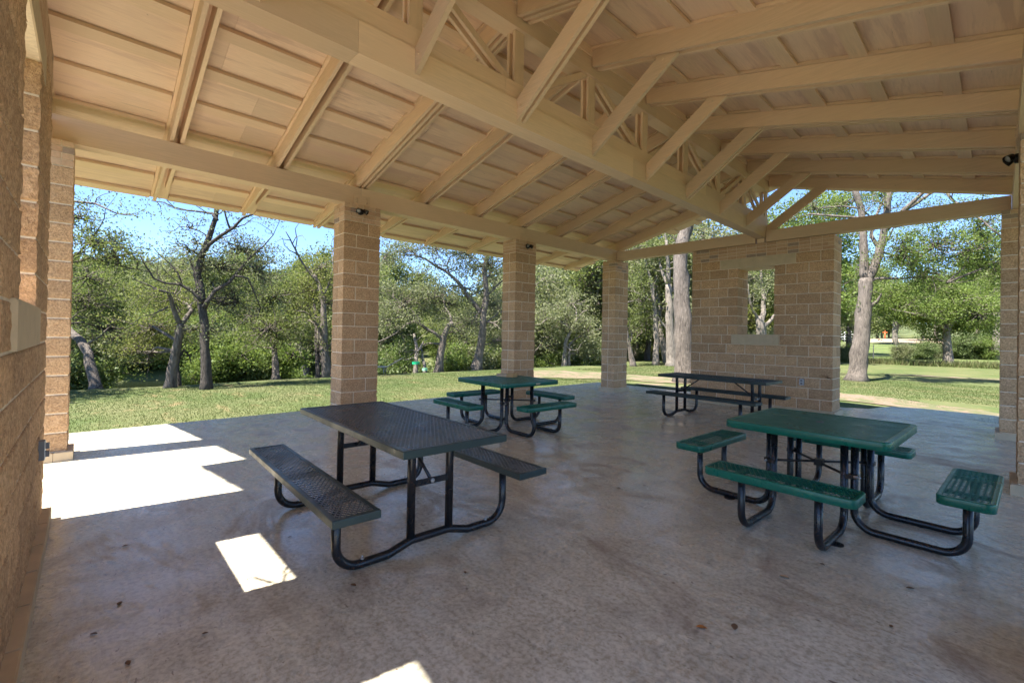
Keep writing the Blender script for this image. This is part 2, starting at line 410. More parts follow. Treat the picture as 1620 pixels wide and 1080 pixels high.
def sheet(name, outline, m, lift=.012, step=.4, rag=.12, z=None):
    """outline polygon -> ragged-edged sheet lying just above the ground"""
    pts = []
    n = len(outline)
    for i in range(n):
        a = Vector(outline[i]); b = Vector(outline[(i+1) % n]); L = (b-a).length; q = max(1, int(L/step))
        nrm = Vector((b.y-a.y, a.x-b.x)).normalized()
        for s_ in range(q):
            p = a.lerp(b, s_/q); p = p+nrm*rag*(noise.noise(Vector((p.x*1.1, p.y*1.1, 3)))*1.6+noise.noise(Vector((p.x*4, p.y*4, 9)))*.7)
            pts.append(p)
    import bmesh
    bm = bmesh.new(); vv = [bm.verts.new((p.x, p.y, 0)) for p in pts]; f = bm.faces.new(vv)
    bmesh.ops.triangulate(bm, faces=[f])
    for _ in range(2): bmesh.ops.subdivide_edges(bm, edges=[e for e in bm.edges if e.calc_length() > 1.2], cuts=1)
    bmesh.ops.triangulate(bm, faces=bm.faces[:])
    for v in bm.verts: v.co.z = (gz(v.co.x, v.co.y)+lift) if z is None else z
    me = bpy.data.meshes.new(name); bm.to_mesh(me); bm.free(); me.materials.append(m)
    o = bpy.data.objects.new(name, me); COL.objects.link(o); return o
tag(sheet('dirt_path', [(-6.9, 12.2), (-4.6, 11.6), (-2.2, 13.6), (.5, 14.6), (4.0, 14.2), (7, 13.3), (12, 12.6), (12, 13.9), (7, 14.6), (4.2, 16.0), (.5, 16.2), (-3.6, 16.0), (-7.2, 14.4)], M_dirt, .02, .35, .22), kind='structure')
tag(sheet('bare_soil_patch', [(-1.2, 12.6), (.4, 12.3), (1.4, 12.9), (.6, 13.5), (-.8, 13.5)], M_dirt, .02, .3, .15), kind='structure')
tag(sheet('sandy_strip', [(3.0, 27.2), (8.5, 28.6), (11, 29.8), (6.4, 29.6), (4, 28.8)], M_dirt, .02, .5, .25), kind='structure')
tag(sheet('meadow', [(-6, 44), (10, 42.5), (26, 43.5), (26, 84), (6, 88), (-8, 84)], M_field, .03, 1.5, .5), kind='structure')
tag(sheet('sand_track', [(-9, 84), (6, 88), (20, 84), (34, 85), (34, 106), (4, 112), (-12, 106)], M_sand, .06, 2, .8), kind='structure')

# slab with a far apron, one solid sheet with a real edge
slab = [(-1.72, -2.4), (9.0, -2.4), (9.0, 11.6), (6.95, 11.66), (6.5, 11.9), (6.72, 12.45), (6.95, 12.72), (9, 12.9), (9, 13.1), (6.2, 12.98), (5.75, 13.0), (5.3, 12.8), (5.12, 12.4), (5.03, 11.95), (4.6, 11.72), (-1.88, 11.6)]
mb = MB(); n = len(slab)
mb.add([(x, y, 0) for x, y in slab]+[(x, y, -.35) for x, y in slab], [tuple(range(n))]+[(i, i+n, (i+1) % n+n, (i+1) % n) for i in range(n)])
mb.build('concrete_floor', M_conc, kind='structure')

# grass blades near the slab edges: too many to count, one object
rng = np.random.default_rng(3)
def blades(n, x0, x1, y0, y1, h, wd, keep):
    P = np.column_stack([rng.uniform(x0, x1, n), rng.uniform(y0, y1, n)]); P = P[[keep(x, y) for x, y in P]]
    n = len(P); z = np.array([gz(x, y) for x, y in P]); an = rng.uniform(0, 6.28, n); hh = h*rng.uniform(.5, 1.2, n)
    lx, ly = rng.normal(0, .35, (2, n))*hh
    dx, dy = np.cos(an)*wd, np.sin(an)*wd
    V = np.empty((n, 3, 3)); V[:, 0] = np.column_stack([P[:, 0]-dx, P[:, 1]-dy, z]); V[:, 1] = np.column_stack([P[:, 0]+dx, P[:, 1]+dy, z])
    V[:, 2] = np.column_stack([P[:, 0]+lx, P[:, 1]+ly, z+hh])
    dryn = np.array([noise.noise(Vector((x*.45, y*.8, 0))) for x, y in P])
    t = np.clip(rng.uniform(0, .75, n)+np.clip(dryn, -.2, 1)*.9, 0, 1)
    return V, np.repeat(t, 3)
def mesh_np(name, V, T, mats, parent=None, **k):
    """V (n,c,3) polygons of c corners"""
    n, c, _ = V.shape; me = bpy.data.meshes.new(name)
    me.vertices.add(n*c); me.vertices.foreach_set('co', V.reshape(-1).astype(np.float32))
    me.loops.add(n*c); me.loops.foreach_set('vertex_index', np.arange(n*c, dtype=np.int32))
    me.polygons.add(n); me.polygons.foreach_set('loop_start', np.arange(0, n*c, c, dtype=np.int32)); me.polygons.foreach_set('loop_total', np.full(n, c, dtype=np.int32))
    me.materials.append(mats)
    at = me.attributes.new('tint', 'FLOAT', 'POINT'); at.data.foreach_set('value', T.astype(np.float32)); me.update(calc_edges=True)
    o = bpy.data.objects.new(name, me); COL.objects.link(o)
    if parent: o.parent = parent
    return tag(o, **k)
inpath = lambda x, y: 12.2 < y < 16.2 and noise.noise(Vector((x*.7, y*.7, 0))) < .25
V1, t1 = blades(90000, -8.8, -1.75, -2, 14, .028, .005, lambda x, y: True)
V2, t2 = blades(80000, -7, 9, 11.7, 24, .035, .007, lambda x, y: not inpath(x, y) and not (y < 13.1 and x > 4.6 and not (x > 6.6 and y < 12.7 and y > 11.9)))
mesh_np('grass', np.concatenate([V1, V2]), np.concatenate([t1, t2]), L_grass, kind='stuff', label='short mown green and straw coloured grass of the lawn around the concrete floor', cat='grass')

# ================================================================== PAVILION
XR = 7.0; YN, YF = -.49, 10.10; RX = 3.5          # eave faces, end column centres, ridge
pav = empty('picnic_pavilion', (0, 0, 0), label='open picnic pavilion with tan block columns, window walls and timber gable roof', cat='pavilion')
Yk = lambda k: -.49+1.1767*k
ZB = .10+15*C; ZT = ZB+.2752
def column(x0, x1, y0, y1, cell=.03, seed=0):
    e = empty('column', (0, 0, 0), parent=pav)
    mb = MB(); mb.box((x0+.0035, y0+.0035, .08), (x1-.0035, y1-.0035, ZB), .5, 1)
    xm = (x0+x1)/2; ly = y1-y0
    for k in range(15):
        ys = y0+ly/3 if k % 2 else y1-ly/3
        za, zb = .10+k*C, .10+(k+1)*C
        for (a, b, c1) in ((x0, xm, 'w'), (xm, x1, 'e')):
            block(mb, a, b, y0, ys, za, zb, c1+'s', cell, seed); block(mb, a, b, ys, y1, za, zb, c1+'n', cell, seed)
    mb.build('block_shaft', [M_block, M_mortar], e)
    mb = MB(); brick_ring(mb, x0-.004, x1+.004, y0-.004, y1+.004, ZB+.002); mb.build('brick_cap', [M_brick, M_mortar], e)
    plinth(x0, x1, y0, y1, e)
def plinth(x0, x1, y0, y1, e, pr=.05):
    mb = MB()
    def rim(a, b):  # bevelled stone
        (xa, ya), (xb, yb) = a, b; bv = .006
        mb.box((xa, ya, -.02), (xb, yb, .094)); mb.box((xa+bv, ya+bv, .094), (xb-bv, yb-bv, .10))
    L = x1-x0+2*pr; q = max(1, round(L/.4)); xs = [x0-pr+L*i/q for i in range(q+1)]
    for i in range(q):
        rim((xs[i]+(.002 if i else 0), y0-pr), (xs[i+1]-(.002 if i < q-1 else 0), y0+.1)); rim((xs[i]+(.002 if i else 0), y1-.1), (xs[i+1]-(.002 if i < q-1 else 0), y1+pr))
    rim((x0-pr, y0+.103), (x0+.1, y1-.103)); rim((x1-.1, y0+.103), (x1+pr, y1-.103))
    mb.build('plinth', M_cast, e)
CY = [(-.79, -.205), (2.736, 3.312), (6.296, 6.872), (9.81, 10.39)]
for i, (a, b) in enumerate(CY):
    column(-.398, 0, a, b, .022 if i < 2 else .035, i*3.1)
XC = [7.0, 7.1, 7.07, 6.945]
for i, (a, b) in enumerate(CY):
    if i == 0: column(7.25, 7.65, a-.15, b-.15, .05, 20)
    else: column(XC[i], XC[i]+.4, a, b, .03, 20+i*2.7)

def window_wall(xl, wa, wb, xr, y0, y1, cell, seed, inner):
    """15 courses, 7 of them beside the opening; inner = -1: the room side is y0, +1: y1"""
    e = empty('window_wall', (0, 0, 0), parent=pav)
    mb = MB(); zs, zl = .10+7*C, .10+14*C
    yc0, yc1 = y0+.0035, y1-.0035
    mb.box((xl+.0035, yc0, .08), (xr-.0035, yc1, zs-.01), .5, 1); mb.box((xl+.0035, yc0, zs-.01), (wa-.0035, yc1, zl), .5, 1)
    mb.box((wb+.0035, yc0, zs-.01), (xr-.0035, yc1, zl), .5, 1); mb.box((xl+.0035, yc0, zl), (xr-.0035, yc1, ZB), .5, 1)
    B = .4064
    def course(a, b, k, el, er, za, zb, flip):
        L = b-a; nb = round(L/(B/2))/2; u = L/nb
        cuts = [a]; p = a+(u/2 if flip else u)
        while p < b-.06: cuts.append(p); p += u
        cuts.append(b); ym = (y0+y1)/2
        for i in range(len(cuts)-1):
            ex = ('w' if i == 0 and el else '')+('e' if i == len(cuts)-2 and er else '')
            block(mb, cuts[i], cuts[i+1], y0, ym, za, zb, ex+'s', cell, seed); block(mb, cuts[i], cuts[i+1], ym, y1, za, zb, ex+'n', cell, seed)
    for k in range(15):
        za, zb = .10+k*C, .10+(k+1)*C; fl = k % 2 == 0
        if k < 6: course(xl, xr, k, 1, 1, za, zb, fl)
        elif k == 6: course(xl, wa-.10, k, 1, 0, za, zb, fl); course(wb+.10, xr, k, 0, 1, za, zb, not fl)
        elif k < 14: course(xl, wa, k, 1, 1, za, zb, fl); course(wb, xr, k, 1, 1, za, zb, not fl)
        else: course(xl, wa-.38, k, 1, 0, za, zb, fl); course(wb+.38, xr, k, 0, 1, za, zb, not fl)
    mb.build('block_wall', [M_block, M_mortar], e)
    mb = MB(); brick_ring(mb, xl-.004, xr+.004, y0-.004, y1+.004, ZB+.002); mb.build('brick_cap', [M_brick, M_mortar], e)
    mb = MB(); mb.box((wa-.376, y0-.004, zl+.002), (wb+.376, y1+.004, ZB-.002)); mb.build('lintel', M_cast, e)
    s0, ea, eb = (.05, .10, .10) if inner < 0 else (.022, .05, .28)
    mb = MB(); mb.box((wa-ea, y0-s0, zs-C+.004), (wb+eb, y1+s0, zs+.004)); mb.box((wa-ea+.005, y0-s0+.006, zs+.004), (wb+eb-.005, y1+s0-.006, zs+.011)); mb.build('sill', M_cast, e)
    plinth(xl, xr, y0, y1, e)
window_wall(2.02, 3.034, 3.763, 4.779, 9.971, 10.54, .03, 50, -1)
window_wall(2.114, 3.13, 4.0, 4.965, -.80, -.285, .022, 70, 1)

# eave and tie beams
for x0, x1 in ((-.24, -.05), (7.05, 7.24)):
    mb = MB()
    for i in range(3):
        a = (CY[i][0]+CY[i][1])/2+(.0015 if i else -.2); b = (CY[i+1][0]+CY[i+1][1])/2-(.0015 if i < 2 else -.0)
        mb.box((x0, a, ZT+.003), (x1, b, 3.70), random.random())
    mb.build('eave_beam', M_beam, pav)
for ya, yb in ((-.62, -.44), (9.92, 10.10)):
    for xa, xb in ((-.047, RX-.105), (RX+.105, 7.047)):
        mb = MB(); mb.box((xa, ya, ZT+.006), (xb, yb, 3.66), random.random()); mb.build('tie_beam', M_raft, pav)
    mb = MB(); mb.box((RX-.07, ya+.02, ZT+.003), (RX+.07, yb-.02, 3.517)); mb.build('bearing_block', M_post, pav)
for yc in (CY[1], CY[2]):
    for xf, sg in ((-.05, 1), (7.05, -1)):
        mb = MB(); y = (yc[0]+yc[1])/2; mb.box((min(xf, xf+sg*.008), y-.13, ZT+.012), (max(xf, xf+sg*.008), y+.13, 3.58), .35)
        for dy in (-.08, .08):
            for dz in (3.47, 3.53): mb.tube([(xf+sg*.006, y+dy, dz), (xf+sg*.016, y+dy, dz)], .01, 8, .2)
        mb.build('splice_plate', M_beam, pav)

# rafters: paired planks (three over the columns), lookouts taper past the eave beam
def zr(x): return (3.735+.25*x) if x < RX else (3.735+.25*(2*RX-x))
for k in range(10):
    y = Yk(k) if k < 9 else 10.115
    offs = [-.072, 0, .072] if k % 3 == 0 else [-.05, .05]
    if k == 0: y -= .0
    for side in (0, 1):
        mb = MB()
        for i, o in enumerate(offs):
            xe = -1.98 if (i == 0 or (k % 3 == 0 and i == 1)) else -1.55
            ze = (3.93+.25*xe)
            pts = [(3.385, zr(3.385)), (3.385, 3.93+.25*3.385), (xe, ze), (xe, ze-.06), (-.42, zr(-.42))]
            if side: pts = [(2*RX-a, b) for a, b in pts]
            mb.prism(pts, 1, y+o-.019, y+o+.019, random.random())
        # nailer strip on top, under the deck
        p2 = [(3.385, 3.932+.25*3.385), (3.385, 3.962+.25*3.385), (-2.0, 3.962-.5), (-2.0, 3.932-.5)]
        if side: p2 = [(2*RX-a, b) for a, b in p2]
        w_ = .125 if k % 3 == 0 else .10
        mb.prism(p2, 1, y-w_, y+w_, random.random())
        mb.build('rafter', M_raft, pav)
# deck, two slopes, deeper verges towards the ridge
for side in (0, 1):
    mb = MB()
    def zd(x): return 3.966+.25*x
    for (xa, xb, ya, yb) in ((-2.06, .85, -1.07, 10.68), (.8501, RX, -1.49, 11.10)):
        pts = [(xa, zd(xa)), (xb, zd(xb)), (xb, zd(xb)+.02), (xa, zd(xa)+.02)]
        if side: pts = [(2*RX-a, b) for a, b in pts]
        # plywood sheets about 1.2 m wide
        y_ = ya
        while y_ < yb-.01:
            e_ = min(yb, y_+2.42); mb.prism(pts, 1, y_+.001, e_-.001, random.random()); y_ = e_
    mb.build('roof_deck', M_deck, pav)
    mb = MB()
    for (xa, xb, ya, yb) in ((-2.12, .85, -1.10, 10.71), (.8501, RX+.004, -1.52, 11.13)):
        pts = [(xa, zd(xa)+.024), (xb, zd(xb)+.024), (xb, zd(xb)+.05), (xa, zd(xa)+.05)]
        if side: pts = [(2*RX-a, b) for a, b in pts]
        mb.prism(pts, 1, ya, yb)
    mb.build('roof_sheet', M_dull, pav)
    x = 1.70+.605*2
    bi = 0
    while x > -2.1:
        xa, xb = x-.145, x
        if xb < -1.95: xa, xb = -2.055, -1.96
        ya, yb = (-1.07, 10.68) if x < .9 else (-1.49, 11.10)
        pts = [(xa, zd(xa)-.045), (xb, zd(xb)-.045), (xb, zd(xb)-.009), (xa, zd(xa)-.009)]
        if side: pts = [(2*RX-a, b) for a, b in pts]
        mb = MB()
        ys = [ya]+[Yk(i)+(.11 if i < 9 else .13) for i in range(10)]; ye = [Yk(i)-.11 for i in range(10)]+[yb]
        for a, b in zip(ys, ye):
            if b-a > .02: mb.prism(pts, 1, a, b, random.random())
        mb.build('batten', M_beam, pav)
        x -= .605 if abs(x+1.325) > .02 else .545

# ridge truss
tr = empty('ridge_truss', (0, 0, 0), parent=pav)
def chord(name, hw, z0, z1, step, off):
    mb = MB(); y = YN-.18; yb = YF+.02; n_ = 0
    while y < yb-.01:
        e_ = min(yb, y+(step if n_ else step*off)); mb.box((RX-hw, y+.001, z0), (RX+hw, e_-.001, z1), random.random()); y = e_; n_ += 1
    mb.build(name, M_beam, tr)
chord('bottom_chord', .095, 3.52, 3.77, 3.7, .55); chord('bottom_chord', .068, 3.7705, 3.955, 4.4, .8)
chord('top_chord', .095, 4.49, 4.71, 3.7, .7); chord('ridge_board', .112, 4.7105, 4.838, 4.2, .9)
for k in range(10):
    y = Yk(k) if k < 9 else YF-.04
    mb = MB()
    for dx in (-.042, .042): mb.box((RX+dx-.017, y-.062, 3.9555), (RX+dx+.017, y+.062, 4.4895), random.random())
    mb.build('web_post', M_post, tr)
    if k % 2:
        for s_ in (-1, 1):
            if k+s_ > 9: continue
            mb = MB(); y2 = Yk(k+s_)-s_*.07; y1 = y+s_*.08
            for dx in (-.042, .042):
                w_ = .13*s_
                mb.prism([(y1, 3.9556), (y1+w_, 3.9556), (y2, 4.4894), (y2-w_, 4.4894)], 0, RX+dx-.017, RX+dx+.017, random.random())
            mb.build('web_diagonal', M_post, tr)
# knee braces, both sides of the truss
for k in range(10):
    y = Yk(k) if k < 9 else YF-.085
    offs = (-.036, .036) if k % 3 == 0 and 0 < k < 9 else (0,)
    for sg in (1, -1):
        mb = MB()
        for o in offs:
            th = .019 if len(offs) > 1 else .021
            xs = [RX+sg*.0965, RX+sg*.0965, RX+sg*.95, RX+sg*1.17]
            zs = [3.56, 3.78, zr(RX+.95)-.001, zr(RX+1.17)-.001]
            mb.prism(list(zip(xs, zs)), 1, y+o-th, y+o+th, random.random())
        kb = mb.build('knee_brace', M_raft, pav)
        for (bx, bz) in ((.15, 3.70), (1.0, zr(RX+1.0)-.045)):
            mb = MB(); yb_ = y+offs[0]-(.019 if len(offs) > 1 else .021); mb.tube([(RX+sg*bx, yb_, bz), (RX+sg*bx, yb_-.008, bz)], .011, 6, smooth=False); mb.build('bolt_head', M_raft, kb)

# ================================================================== TABLES
def rrect(hx, hy, r, n=5):
    pts = []
    if r < .002: r = .002
    for cx, cy, a0 in ((hx-r, hy-r, 0), (-hx+r, hy-r, 90), (-hx+r, -hy+r, 180), (hx-r, -hy+r, 270)):
        for i in range(n+1): a = R(a0+90*i/n); pts.append((cx+r*math.cos(a), cy+r*math.sin(a), math.cos(a), math.sin(a)))
    return pts
def rim(hx, hy, r, z1, h, wtop, mat_, name='rim', parent=None, o=(0, 0)):
    path = rrect(hx, hy, r, 5 if r > .01 else 1); b = .006
    prof = [(-wtop, z1-.012), (-wtop, z1-.001), (-wtop+.004, z1), (-b, z1), (-b*.3, z1-b*.3), (0, z1-b), (0, z1-h+.004), (-.004, z1-h), (-.010, z1-h), (-.012, z1-h+.01), (-.012, z1-.012)]
    vs = []; k = len(prof)
    for x, y, nx, ny in path:
        sc = 1 if r > .01 else 1.3
        if r < .01: nx, ny = math.copysign(1, x), math.copysign(1, y); sc = 1
        for d, z in prof: vs.append((o[0]+x+nx*d, o[1]+y+ny*d, z))
    n = len(path); fs = [(i*k+j, ((i+1) % n)*k+j, ((i+1) % n)*k+(j+1) % k, i*k+(j+1) % k) for i in range(n) for j in range(k)]
    mb = MB(); mb.add(vs, fs, .5, 0, r > .01); return mb.build(name, mat_, parent)
def lattice(hx, hy, z, dx, dy, w_, th, mat_, parent, o=(0, 0), name='expanded_mesh'):
    """expanded steel: diamonds dx long, dy wide"""
    mb = MB()
    for sgn in (1, -1):
        m = sgn*dy/dx; c0 = -(hy+abs(m)*hx); c1 = -c0; n = int((c1-c0)/dy)
        for i in range(n+1):
            c = c0+i*dy; pts = []
            for x in (-hx, hx):
                y = m*x+c
                if -hy <= y <= hy: pts.append((x, y))
            for y in (-hy, hy):
                x = (y-c)/m
                if -hx < x < hx: pts.append((x, y))
            if len(pts) >= 2:
                a, b = pts[0], pts[1]; zz = z+(.0006 if sgn > 0 else -.0006)
                if (a[0]-b[0])**2+(a[1]-b[1])**2 > 1e-5: mb.bar((o[0]+a[0], o[1]+a[1], zz), (o[0]+b[0], o[1]+b[1], zz), w_, th)
    return mb.build(name, mat_, parent)
def bolt(parent, p, ax=(0, 0, 1), r=.012, L=.018, name='bolt', m=None):
    mb = MB(); p = Vector(p); a = Vector(ax).normalized(); mb.tube([p, p+a*L*.5], r, 6, smooth=False); mb.tube([p+a*L*.5, p+a*L], r*.55, 8); return mb.build(name, m or M_steel, parent)

def bench_table(label, loc, rz, L, Wd, boff, bw, xf, ms, mr, ztop=.752, zb=.458, dia=(.052, .030), group=None):
    """rectangular walk-through frame table with two attached benches; long axis = x"""
    t = empty('picnic_table', loc, rz, label=label, cat='picnic table', group=group)
    top = lattice(L/2-.02, Wd/2-.02, ztop-.006, dia[0], dia[1], .0072, .005, ms, t, name='table_top')
    rim(L/2, Wd/2, .0, ztop, .048, .032, mr, parent=top)
    mb = MB()
    for x in (-L/4, L/4): mb.box((x-.012, -Wd/2+.014, ztop-.034), (x+.012, Wd/2-.014, ztop-.0095))
    mb.box((-L/2+.014, -.012, ztop-.022), (L/2-.014, .012, ztop-.0096)); mb.build('stiffener', mr, top)
    for s_ in (-1, 1):
        b = lattice(L/2-.015, bw/2-.018, zb-.006, dia[0], dia[1], .0072, .005, ms, t, o=(0, s_*boff), name='bench')
        rim(L/2, bw/2, .0, zb, .045, .03, mr, parent=b, o=(0, s_*boff))
        for x in (-xf, 0, xf): mb = MB(); mb.box((x-.02, s_*boff-bw/2+.014, zb-.034), (x+.02, s_*boff+bw/2-.014, zb-.0095)); mb.build('stiffener', mr, b)
    for s_ in (-1, 1):
        x = s_*xf; r = .0275; yo = boff-.01
        pts = [(x, -yo, zb-.035), (x, -yo, r), (x, -.30, r+.002), (x, -.14, .075), (x, .14, .075), (x, .30, r+.002), (x, yo, r), (x, yo, zb-.035)]
        P = [Vector(pts[0])]+fillet([pts[0], pts[1], pts[2]], .14, 8)[1:-1]+[Vector(p) for p in pts[2:6]]+fillet([pts[5], pts[6], pts[7]], .14, 8)[1:-1]+[Vector(pts[7])]
        mb = MB(); mb.tube(P, r, 12)
        fr = mb.build('frame', M_tube, t)
        for q in (-.145, .145):
            mb = MB(); mb.tube([(x, q, .09), (x, q, .60), (x, q*1.06, .70), (x, q*1.12, ztop-.02)], [r, r, r*1.0, r*.8], 12); mb.build('leg', M_tube, fr)
        mb = MB(); mb.bar((x+s_*.012, -.125, .44), (x+s_*.012, .125, .44), .042, .007, side=(0, 0, 1)); mb.build('cross_bar', M_tube, fr)
        mb = MB(); mb.tube([(x, 0, .44), (x-s_*.42, 0, ztop-.03)], .0115, 8); mb.build('diagonal_strut', M_tube, fr)
        bolt(fr, (x+s_*.014, 0, .44), (s_, 0, 0), .016, .02)
        for yy in (-yo+.16, yo-.16): bolt(fr, (x, yy, r*2-.003), (0, 0, 1), .013, .022)
    return t
bench_table('dark picnic table with diamond mesh top and two long benches, nearest the camera', (3.665, 1.645, 0), R(-1.8), 1.93, .76, .635, .262, .63, M_grime, M_dmesh)
bench_table('faded charcoal picnic table with two long benches standing in front of the window wall', (3.46, 8.0, 0), R(-2.5), 1.93, .68, .60, .25, .68, M_fmesh, M_fmesh)

def square_table(label, loc, rz, hx=.56, hy=.55, seat_off=.915, sl=.97, sw=.275, group=None, dia=(.045, .024)):
    t = empty('picnic_table', loc, rz, label=label, cat='picnic table', group=group); z1, zb = .745, .455
    top = lattice(hx-.03, hy-.03, z1-.006, .030, .0155, .0072, .005, M_gmesh, t, name='table_top')
    rim(hx, hy, .07, z1, .062, .04, M_gmesh, parent=top)
    for a in (-hx*.5, 0, hx*.5): mb = MB(); mb.box((a-.012, -hy+.014, z1-.04), (a+.012, hy-.014, z1-.0096)); mb.build('stiffener', M_gmesh, top)
    mb = MB(); ring = [(.024*math.cos(a), .024*math.sin(a)) for a in np.linspace(0, 2*math.pi, 17)[:-1]]
    mb.tube([(x, y, z1-.002) for x, y in ring]+[(ring[0][0], ring[0][1], z1-.002)], .005, 6); mb.build('umbrella_hole_ring', M_dull, top)
    r = .0265
    for q in range(4):
        an = math.pi/2*q; Mq = Matrix.Rotation(an, 4, 'Z')
        # local frame: seat in +x direction, long along y
        st = empty('seat', (0, 0, 0), an, parent=t)
        m_ = lattice(sw/2-.02, sl/2-.02, zb-.005, .062, .034, .0048, .003, M_gmesh, st, o=(seat_off, 0), name='seat_mesh')
        rim(sw/2, sl/2, .05, zb, .058, .026, M_gmesh, parent=st, o=(seat_off, 0), name='seat_rim')
        mb = MB()
        for yy in (-.25, .25): mb.box((seat_off-sw/2+.014, yy-.02, zb-.03), (seat_off+sw/2-.014, yy+.02, zb-.0096))
        mb.build('seat_bracket', M_gmesh, st)
        for yy in (-.25, .25):
            P = fillet([(.30, yy*.98, z1-.03), (.30, yy, r), (seat_off, yy, r), (seat_off, yy, zb-.03)], .13, 8)
            mb = MB(); mb.tube(P, r, 12); leg = mb.build('leg', M_tube, t); leg.matrix_local = Mq
            if yy > 0:
                mb = MB(); mb.tube([(.62, yy+.03, .0), (.62, yy+.03, .006)], .045, 14, smooth=False); mb.tube([(.62, yy+.045, .006), (.62, yy+.045, .02)], .01, 6, smooth=False); mb.build('anchor_disc', M_bronze, leg)
        mb = MB(); mb.box((.275, -.30, .40), (.325, -.23, .432)); mb.box((.275, .23, .40), (.325, .30, .432)); cl = mb.build('clamp', M_bronze, t); cl.matrix_local = Mq
        b = bolt(t, (.30, .305, .416), (0, 1, 0), .011, .045); b.matrix_local = Mq @ b.matrix_local
    mb = MB(); mb.tube([(-.30, -.30, .416), (.30, .30, .416)], .010, 8); mb.tube([(-.30, .30, .405), (.30, -.30, .405)], .010, 8)
    mb.box((-.032, -.032, .385), (.032, .032, .436)); mb.build('cross_rods', M_bronze, t)
    return t
T4 = square_table('glossy green square picnic table with four short benches, worn rim, near the right columns', (5.905, 4.37, 0), R(-2), group='green square tables')
T2 = square_table('dusty green square picnic table with four benches and a tan box on its top', (1.60, 4.70, 0), R(-3), hx=.60, hy=.56, group='green square tables')
# small label plate on the far square table's rim
mb = MB(); mb.box((.601, .06, .702), (.6035, .14, .724)); mb.build('rim_label', M_pale, T2)
# tan box on the dusty table
bx = empty('cardboard_box', (1.33, 4.93, .7455), R(18), label='small flat tan cardboard box lying on the dusty green table', cat='box')
mb = MB(); mb.box((-.16, -.075, 0), (.03, .075, .045)); mb.build('lid', m_plain('pale_card', (.62, .46, .30), .8), bx)
mb = MB(); mb.box((.031, -.075, 0), (.15, .075, .062)); mb.build('tray', m_plain('tan_card', (.52, .33, .15), .8), bx)

# ================================================================== SMALL THINGS
def sec_light(label, p, n, grp=None):
    """round canopy + two swivelling heads; n = outward wall normal"""
    n = Vector(n); e = empty('security_light', p, label=label, cat='outdoor light', group='twin head security lights on the columns'); e.scale = (.8, .8, .8)
    u = Vector((0, 0, 1)).cross(n).normalized()
    mb = MB(); mb.tube([Vector((0, 0, 0)), n*.03, n*.045, n*.05], [.062, .06, .045, .02], 20); mb.build('base_plate', M_bronze, e)
    for s_, d in ((-1, Vector((0, 0, -.5))+n*.7-u*.25), (1, Vector((0, 0, -.5))+n*.7+u*.6)):
        d = d.normalized(); a = n*.045; b = a+n*.035+u*s_*.05; h = b+u*s_*.02
        mb = MB(); mb.tube([a, b], .012, 8); mb.tube([h-d*.055, h-d*.04, h+d*.02, h+d*.04], [.02, .038, .046, .048], 16, cap=False); mb.tube([h-d*.056, h-d*.054], .02, 16); hd = mb.build('lamp_head', M_bronze, e)
        mb = MB(); mb.tube([h+d*.012, h+d*.02], .040, 16); mb.build('lens', M_lens, hd)
    return e
sec_light('dark twin head security light on the brick cap of the column behind the dark table', (.004, 2.98, 3.31), (1, 0, 0))
sec_light('dark twin head security light on the brick cap of the column behind the dusty table', (.004, 6.62, 3.31), (1, 0, 0))
sec_light('dark twin head security light high on the right hand column by the frame edge', (7.06, 6.62, 3.28), (-1, 0, 0))
def outlet(label, p, n):
    n = Vector(n); u = Vector((0, 0, 1)).cross(n); e = empty('electrical_outlet', p, label=label, cat='outlet')
    def pl(hw, hh, a, b, m, name, par, z=0):
        mb = MB(); c = [u*-hw+Vector((0, 0, z-hh)), u*hw+Vector((0, 0, z-hh)), u*hw+Vector((0, 0, z+hh)), u*-hw+Vector((0, 0, z+hh))]
        mb.add([x+n*a for x in c]+[x+n*b for x in c], [(3,2,1,0),(4,5,6,7),(0,1,5,4),(1,2,6,5),(2,3,7,6),(3,0,4,7)]); return mb.build(name, m, par)
    pl(.04, .062, -.01, .018, M_dull, 'back_box', e); pl(.036, .058, .0181, .022, M_steel, 'cover_plate', e)
    for z in (-.026, .026): pl(.018, .018, .0221, .04, M_dull, 'socket_flap', e, z)
outlet('grey weatherproof outlet low on the far window wall', (4.28, 9.955, .62), (0, -1, 0))
outlet('silver weatherproof outlet on the near block wall at the left edge', (2.62, -.272, .62), (0, 1, 0))
# dry sprig caught on the far wall
mb = MB(); sp = Vector((4.70, 9.955, .735))
for i in range(9):
    a = random.uniform(-.6, 2.9); L = random.uniform(.05, .14); q = sp+Vector((math.cos(a)*L, -.02, math.sin(a)*L*.8)); mb.tube([sp, (sp+q)/2+Vector((0, -.012, .01)), q], [.004, .003, .001], 5)
mb.build('dry_sprig', M_dead, label='dry brown sprig caught on the blocks of the far window wall', cat='sprig')

# unseen twig shape added in the near window to throw the small floor shadow
mb = MB(); w0 = Vector((3.992, -.60, 2.42)); tips = [Vector((3.90, -.60, 2.52)), Vector((3.84, -.58, 2.50)), Vector((3.91, -.60, 2.35)), Vector((3.85, -.60, 2.30))]
for q in tips:
    mb.tube([w0, (w0+q)/2+Vector((0, 0, .02)), q], [.006, .005, .003], 5); d = (q-w0).normalized(); mb.bar(q-d*.03, q+d*.06, .05, .002, side=(-d.z*.5, 1, d.x))
mb.build('dry_sprig', M_dead, label='unseen leafy twig added in the near window opening for its shadow', cat='sprig')
